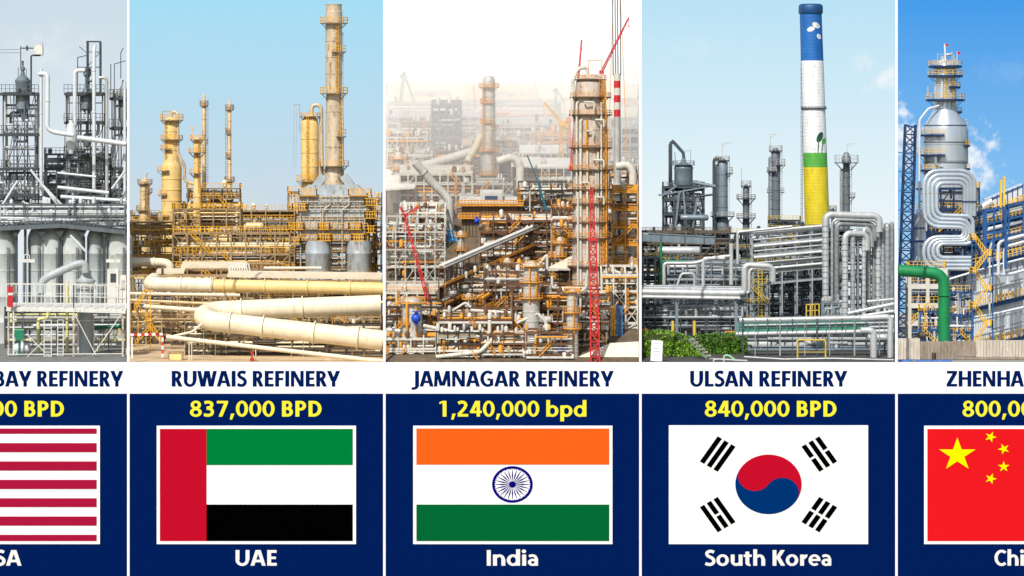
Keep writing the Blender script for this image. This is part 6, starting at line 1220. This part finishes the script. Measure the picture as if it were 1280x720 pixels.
# heater house at the right, its lines climbing to the right
W5 = (-.24, 0)
t = Thing('heater_house', 'long silver panelled heater house with blue beams climbing to the right', 'building', 1234, 50, 436, warp=W5)
t.part('wall', MB().box(1189, 1279, 0, 34, 330, 436), SLV2)
rb = MB()
for i in range(31): x = 1190 + i * 2.95; rb.box(x - .35, x + .35, -1.0, 0, 331, 435)
for y in (345, 362, 398, 416): rb.box(1188, 1279.5, -1.6, 0, y - .8, y + .8)
t.part('stiffener', rb, SLV)
for y, hgt in ((331, 5), (383, 4.5), (432, 3)):
    q = t.part('beam', MB().bar((1187, -5, y), (1279.5, -5, y), 6, hgt), BLU)
    t.part('walkway', MB().box(1187, 1279.5, -12, -2, y - hgt / 2 - 1, y - hgt / 2), BLD)
    t.part('railing', MB().rail([(1187, -12, y - hgt / 2 - 1), (1279.5, -12, y - hgt / 2 - 1)], 9, 5, .9), YR5)
for x0, x1 in ((1196, 1212), (1238, 1256), (1262, 1278)): t.part('panel', MB().box(x0, x1, -2.2, -1.7, 349, 358).box(x0, x1, -2.2, -1.7, 402, 412), SLV)
for i in range(12): x = 1191 + i * 8; t.part('bracket', MB().bar((x, -5, 336), (x, -1.8, 345), 1), BLU)
t = frame('steel_structure', 'blue upper frame with yellow rails on top of the heater house', 'structure', 1206, 1279, 52, 26, [322, 300, 278, 262], 5, BLU, YR5, BLD, pyb=332, seed=63, pipes=79, pm=[SLV, SLV2, SLV, BLU], w=2.0, rh=7, warp=W5, valves=16, pr=(.8, 2.6))
t = Thing('convection_box', 'silver convection box at the top right of the heater house', 'duct', 1254, 58, 330, warp=(-.42, 0))
t.part('casing', MB().box(1232, 1279, 0, 24, 240, 330), SLV2)
rb = MB()
for i in range(8): rb.box(1233 + i * 6.4, 1234 + i * 6.4, -1.2, 0, 240, 330)
for y in (242, 262, 284): rb.box(1231.5, 1279.3, -1.6, 0, y - .8, y + .8)
t.part('stiffener', rb, BLU)
q = t.part('walkway', MB().box(1231, 1279.3, -8, -1, 262, 263), BLD); t.part('railing', MB().rail([(1231, -8, 262), (1279.3, -8, 262)], 8, 5, .9), YR5, q)
t = Thing('elbow_duct', 'round silver duct bent over at the left end of the convection box', 'duct', 1231, 54, 320); t.part('duct', MB().tube([(1224, 0, 318), (1224, 0, 262), (1240, 0, 252)], 6, 16, 12), SLV); t.part('band', MB().ring(1224, 0, 290, 6, 7, 1.5).ring(1224, 0, 276, 6, 7, 1.5), BLU)
for x, y0, y1, lb in ((1251, 262, 226, 'left yellow post rising beside the convection box'), (1255, 262, 222, 'right yellow post rising beside the convection box')):
    solo('post', lb, 'post', MB().bar((x, 0, y0), (x, 0, y1), 2.4).box(x - 2, x + 2, -1.4, 1.4, y1 - 1, y1 + 1), YR5, x, 50, y0)
t = Thing('lift_frame', 'blue open box frame standing out before the heater house', 'frame', 1245, 40, 336)
f = MB()
for x in (1232, 1257):
    for d in (0, 16): f.bar((x, d, 336), (x, d, 262), 3)
for y in (263, 292):
    f.bar((1232, 0, y), (1257, 0, y - 3), 2.6).bar((1232, 16, y), (1257, 16, y - 3), 2).bar((1232, 0, y), (1232, 16, y - 1), 2).bar((1257, 0, y - 3), (1257, 16, y - 4), 2)
t.part('frame', f, BLU); t.part('brace', MB().bar((1232, 0, 290), (1244, 0, 264), 1.2).bar((1257, 0, 288), (1244, 0, 264), 1.2), BLU)
t = Thing('stair_tower', 'yellow zigzag stairs climbing the front of the heater house', 'stairs', 1226, 36)
ys = [430, 408, 386, 364, 342, 320, 300]
for i, (a, b_) in enumerate(zip(ys, ys[1:])):
    xa, xb = ((1218, 1234) if i % 2 == 0 else (1234, 1219))
    t.part('flight', MB().stair((xa, i % 2 * 5, a), (xb, i % 2 * 5, b_), 4, 8), YR5)
    q = t.part('landing', MB().box(min(xb, xb + (6 if i % 2 == 0 else -6)), max(xb, xb + (6 if i % 2 == 0 else -6)), -3, 10, b_, b_ + 1.6), BLU); e = xb + (6 if i % 2 == 0 else -6)
    t.part('railing', MB().rail([(xb, -3, b_), (e, -3, b_), (e, 10, b_)], 8, 3, .9), YR5, q)
for x in (1215, 1241): t.part('post', MB().bar((x, 0, t.py), (x, 0, 296), 1.6), BLU)
for i, (pts, r, lb) in enumerate((([(1248, 0, 345), (1248, 0, 302), (1279.5, -2, 294)], 2.2, 'left white pipe bending right over the heater house walkway'), ([(1255, 0, 342), (1255, 0, 309), (1279.5, -2, 302)], 1.8, 'second white pipe bending right over the heater house walkway'), ([(1237, 0, 395), (1237, 0, 312), (1241, 0, 300)], 1.3, 'thin white pipe falling down the heater house wall'), ([(1190, 0, 401), (1240, 0, 393), (1279.5, 0, 384)], 1.8, 'silver pipe along the lower beam of the heater house'), ([(1187, 0, 349), (1236, 0, 334), (1279.5, 0, 323)], 1.5, 'silver pipe along the upper beam of the heater house'), ([(1243, 0, 343), (1262, 0, 343), (1279.5, 0, 338)], 2.4, 'short silver pipe below the upper beam at the right'))):
    pipe('thin_pipe', lb, 41, pts, r, WHP if i < 3 else SLV, n=10, bend=6)
frame('steel_structure', 'small blue and yellow landing between the green pipe and the heater house', 'structure', 1187, 1216, 40, 14, [416, 394, 366], 3, BLU, YR5, BLD, seed=64, pipes=32, pm=PM5, w=1.6, rh=8, valves=7)
frame('steel_structure', 'low blue stair frame left of the green pipe', 'structure', 1150, 1174, 34, 12, [412, 390], 3, BLU, YR5, BLD, seed=65, pipes=25, pm=PM5, w=1.5, rh=8, valves=5)
pipe('green_pipe', 'thick bright green pipe bending down over the concrete wall', 16, [(1122.5, 0, 338), (1180, 0, 342), (1180, 0, 426)], 7.2, PGR5, n=24, bend=15, flange=[(0, .5), (1, .32)])
t = Thing('concrete_wall', 'stained concrete wall with a brown block along the front of the silver tower bay', 'wall', 1200, 6)
g5 = t.py
t.part('panel', MB().box(1122.5, 1150, 0, 5, 423, g5), CON, label='pale left panel'); t.part('panel', MB().box(1150, 1196, .6, 5, 427, g5), CON2); t.part('panel', MB().box(1196, 1219, -2, 7, 426.5, 445), CON2, label='brown block standing proud'); t.part('panel', MB().box(1219, 1285, .3, 5, 425.5, 446), CON, label='pale right panel')
t.part('plinth', MB().box(1196, 1285, -1, 7, 446, g5), CON2)
sm_ = MB()
for i in range(16): sm_.box(1221 + i * 4, 1221.5 + i * 4, 0, .3, 426, 445.6)
for i in range(17): sm_.box(1125 + i * 4.2, 1125.4 + i * 4.2, -.3, 0.3, 428, g5)
t.part('seam', sm_, CON2); t.part('drain_slot', MB().box(1165, 1170, 0, .5, 441, 450), mat('dark slot', (30, 30, 30), .9, 0, 0.1))
t = Thing('tarpaulin', 'bright blue tarpaulin strip along the foot of the concrete wall', 'tarpaulin', 1155, 2); rg = random.Random(3)
tv = []; tf = []
for i in range(26):
    x = 1122.5 + i * 2.7; h = 450.2 + rg.uniform(-.8, .9); tv += [(x, 0, t.py), (x, .5, h), (x, 3, h - .3), (x, 4, t.py)]
for i in range(25): tf += [(i * 4 + j, i * 4 + 4 + j, i * 4 + 5 + j, i * 4 + 1 + j) for j in range(3)]
b = MB(); b.add(tv, tf); t.part('sheet', b, mat('tarpaulin blue', (28, 96, 190), .5, 0, .15, 1.5)); t.part('weight', MB().box(1140, 1144, -1, 0, 450.6, t.py), CON2)
t = Thing('motor', 'dark motor on the wall at the foot of the green pipe', 'motor', 1153, 12); t.part('body', MB().hlathe(1147, 0, 419, [(2, 0), (4.5, 1), (4.5, 9), (2, 10), (1.2, 14)], 14), DST); t.part('base', MB().box(1147, 1158, -3, 3, 423, t.py), BLD)
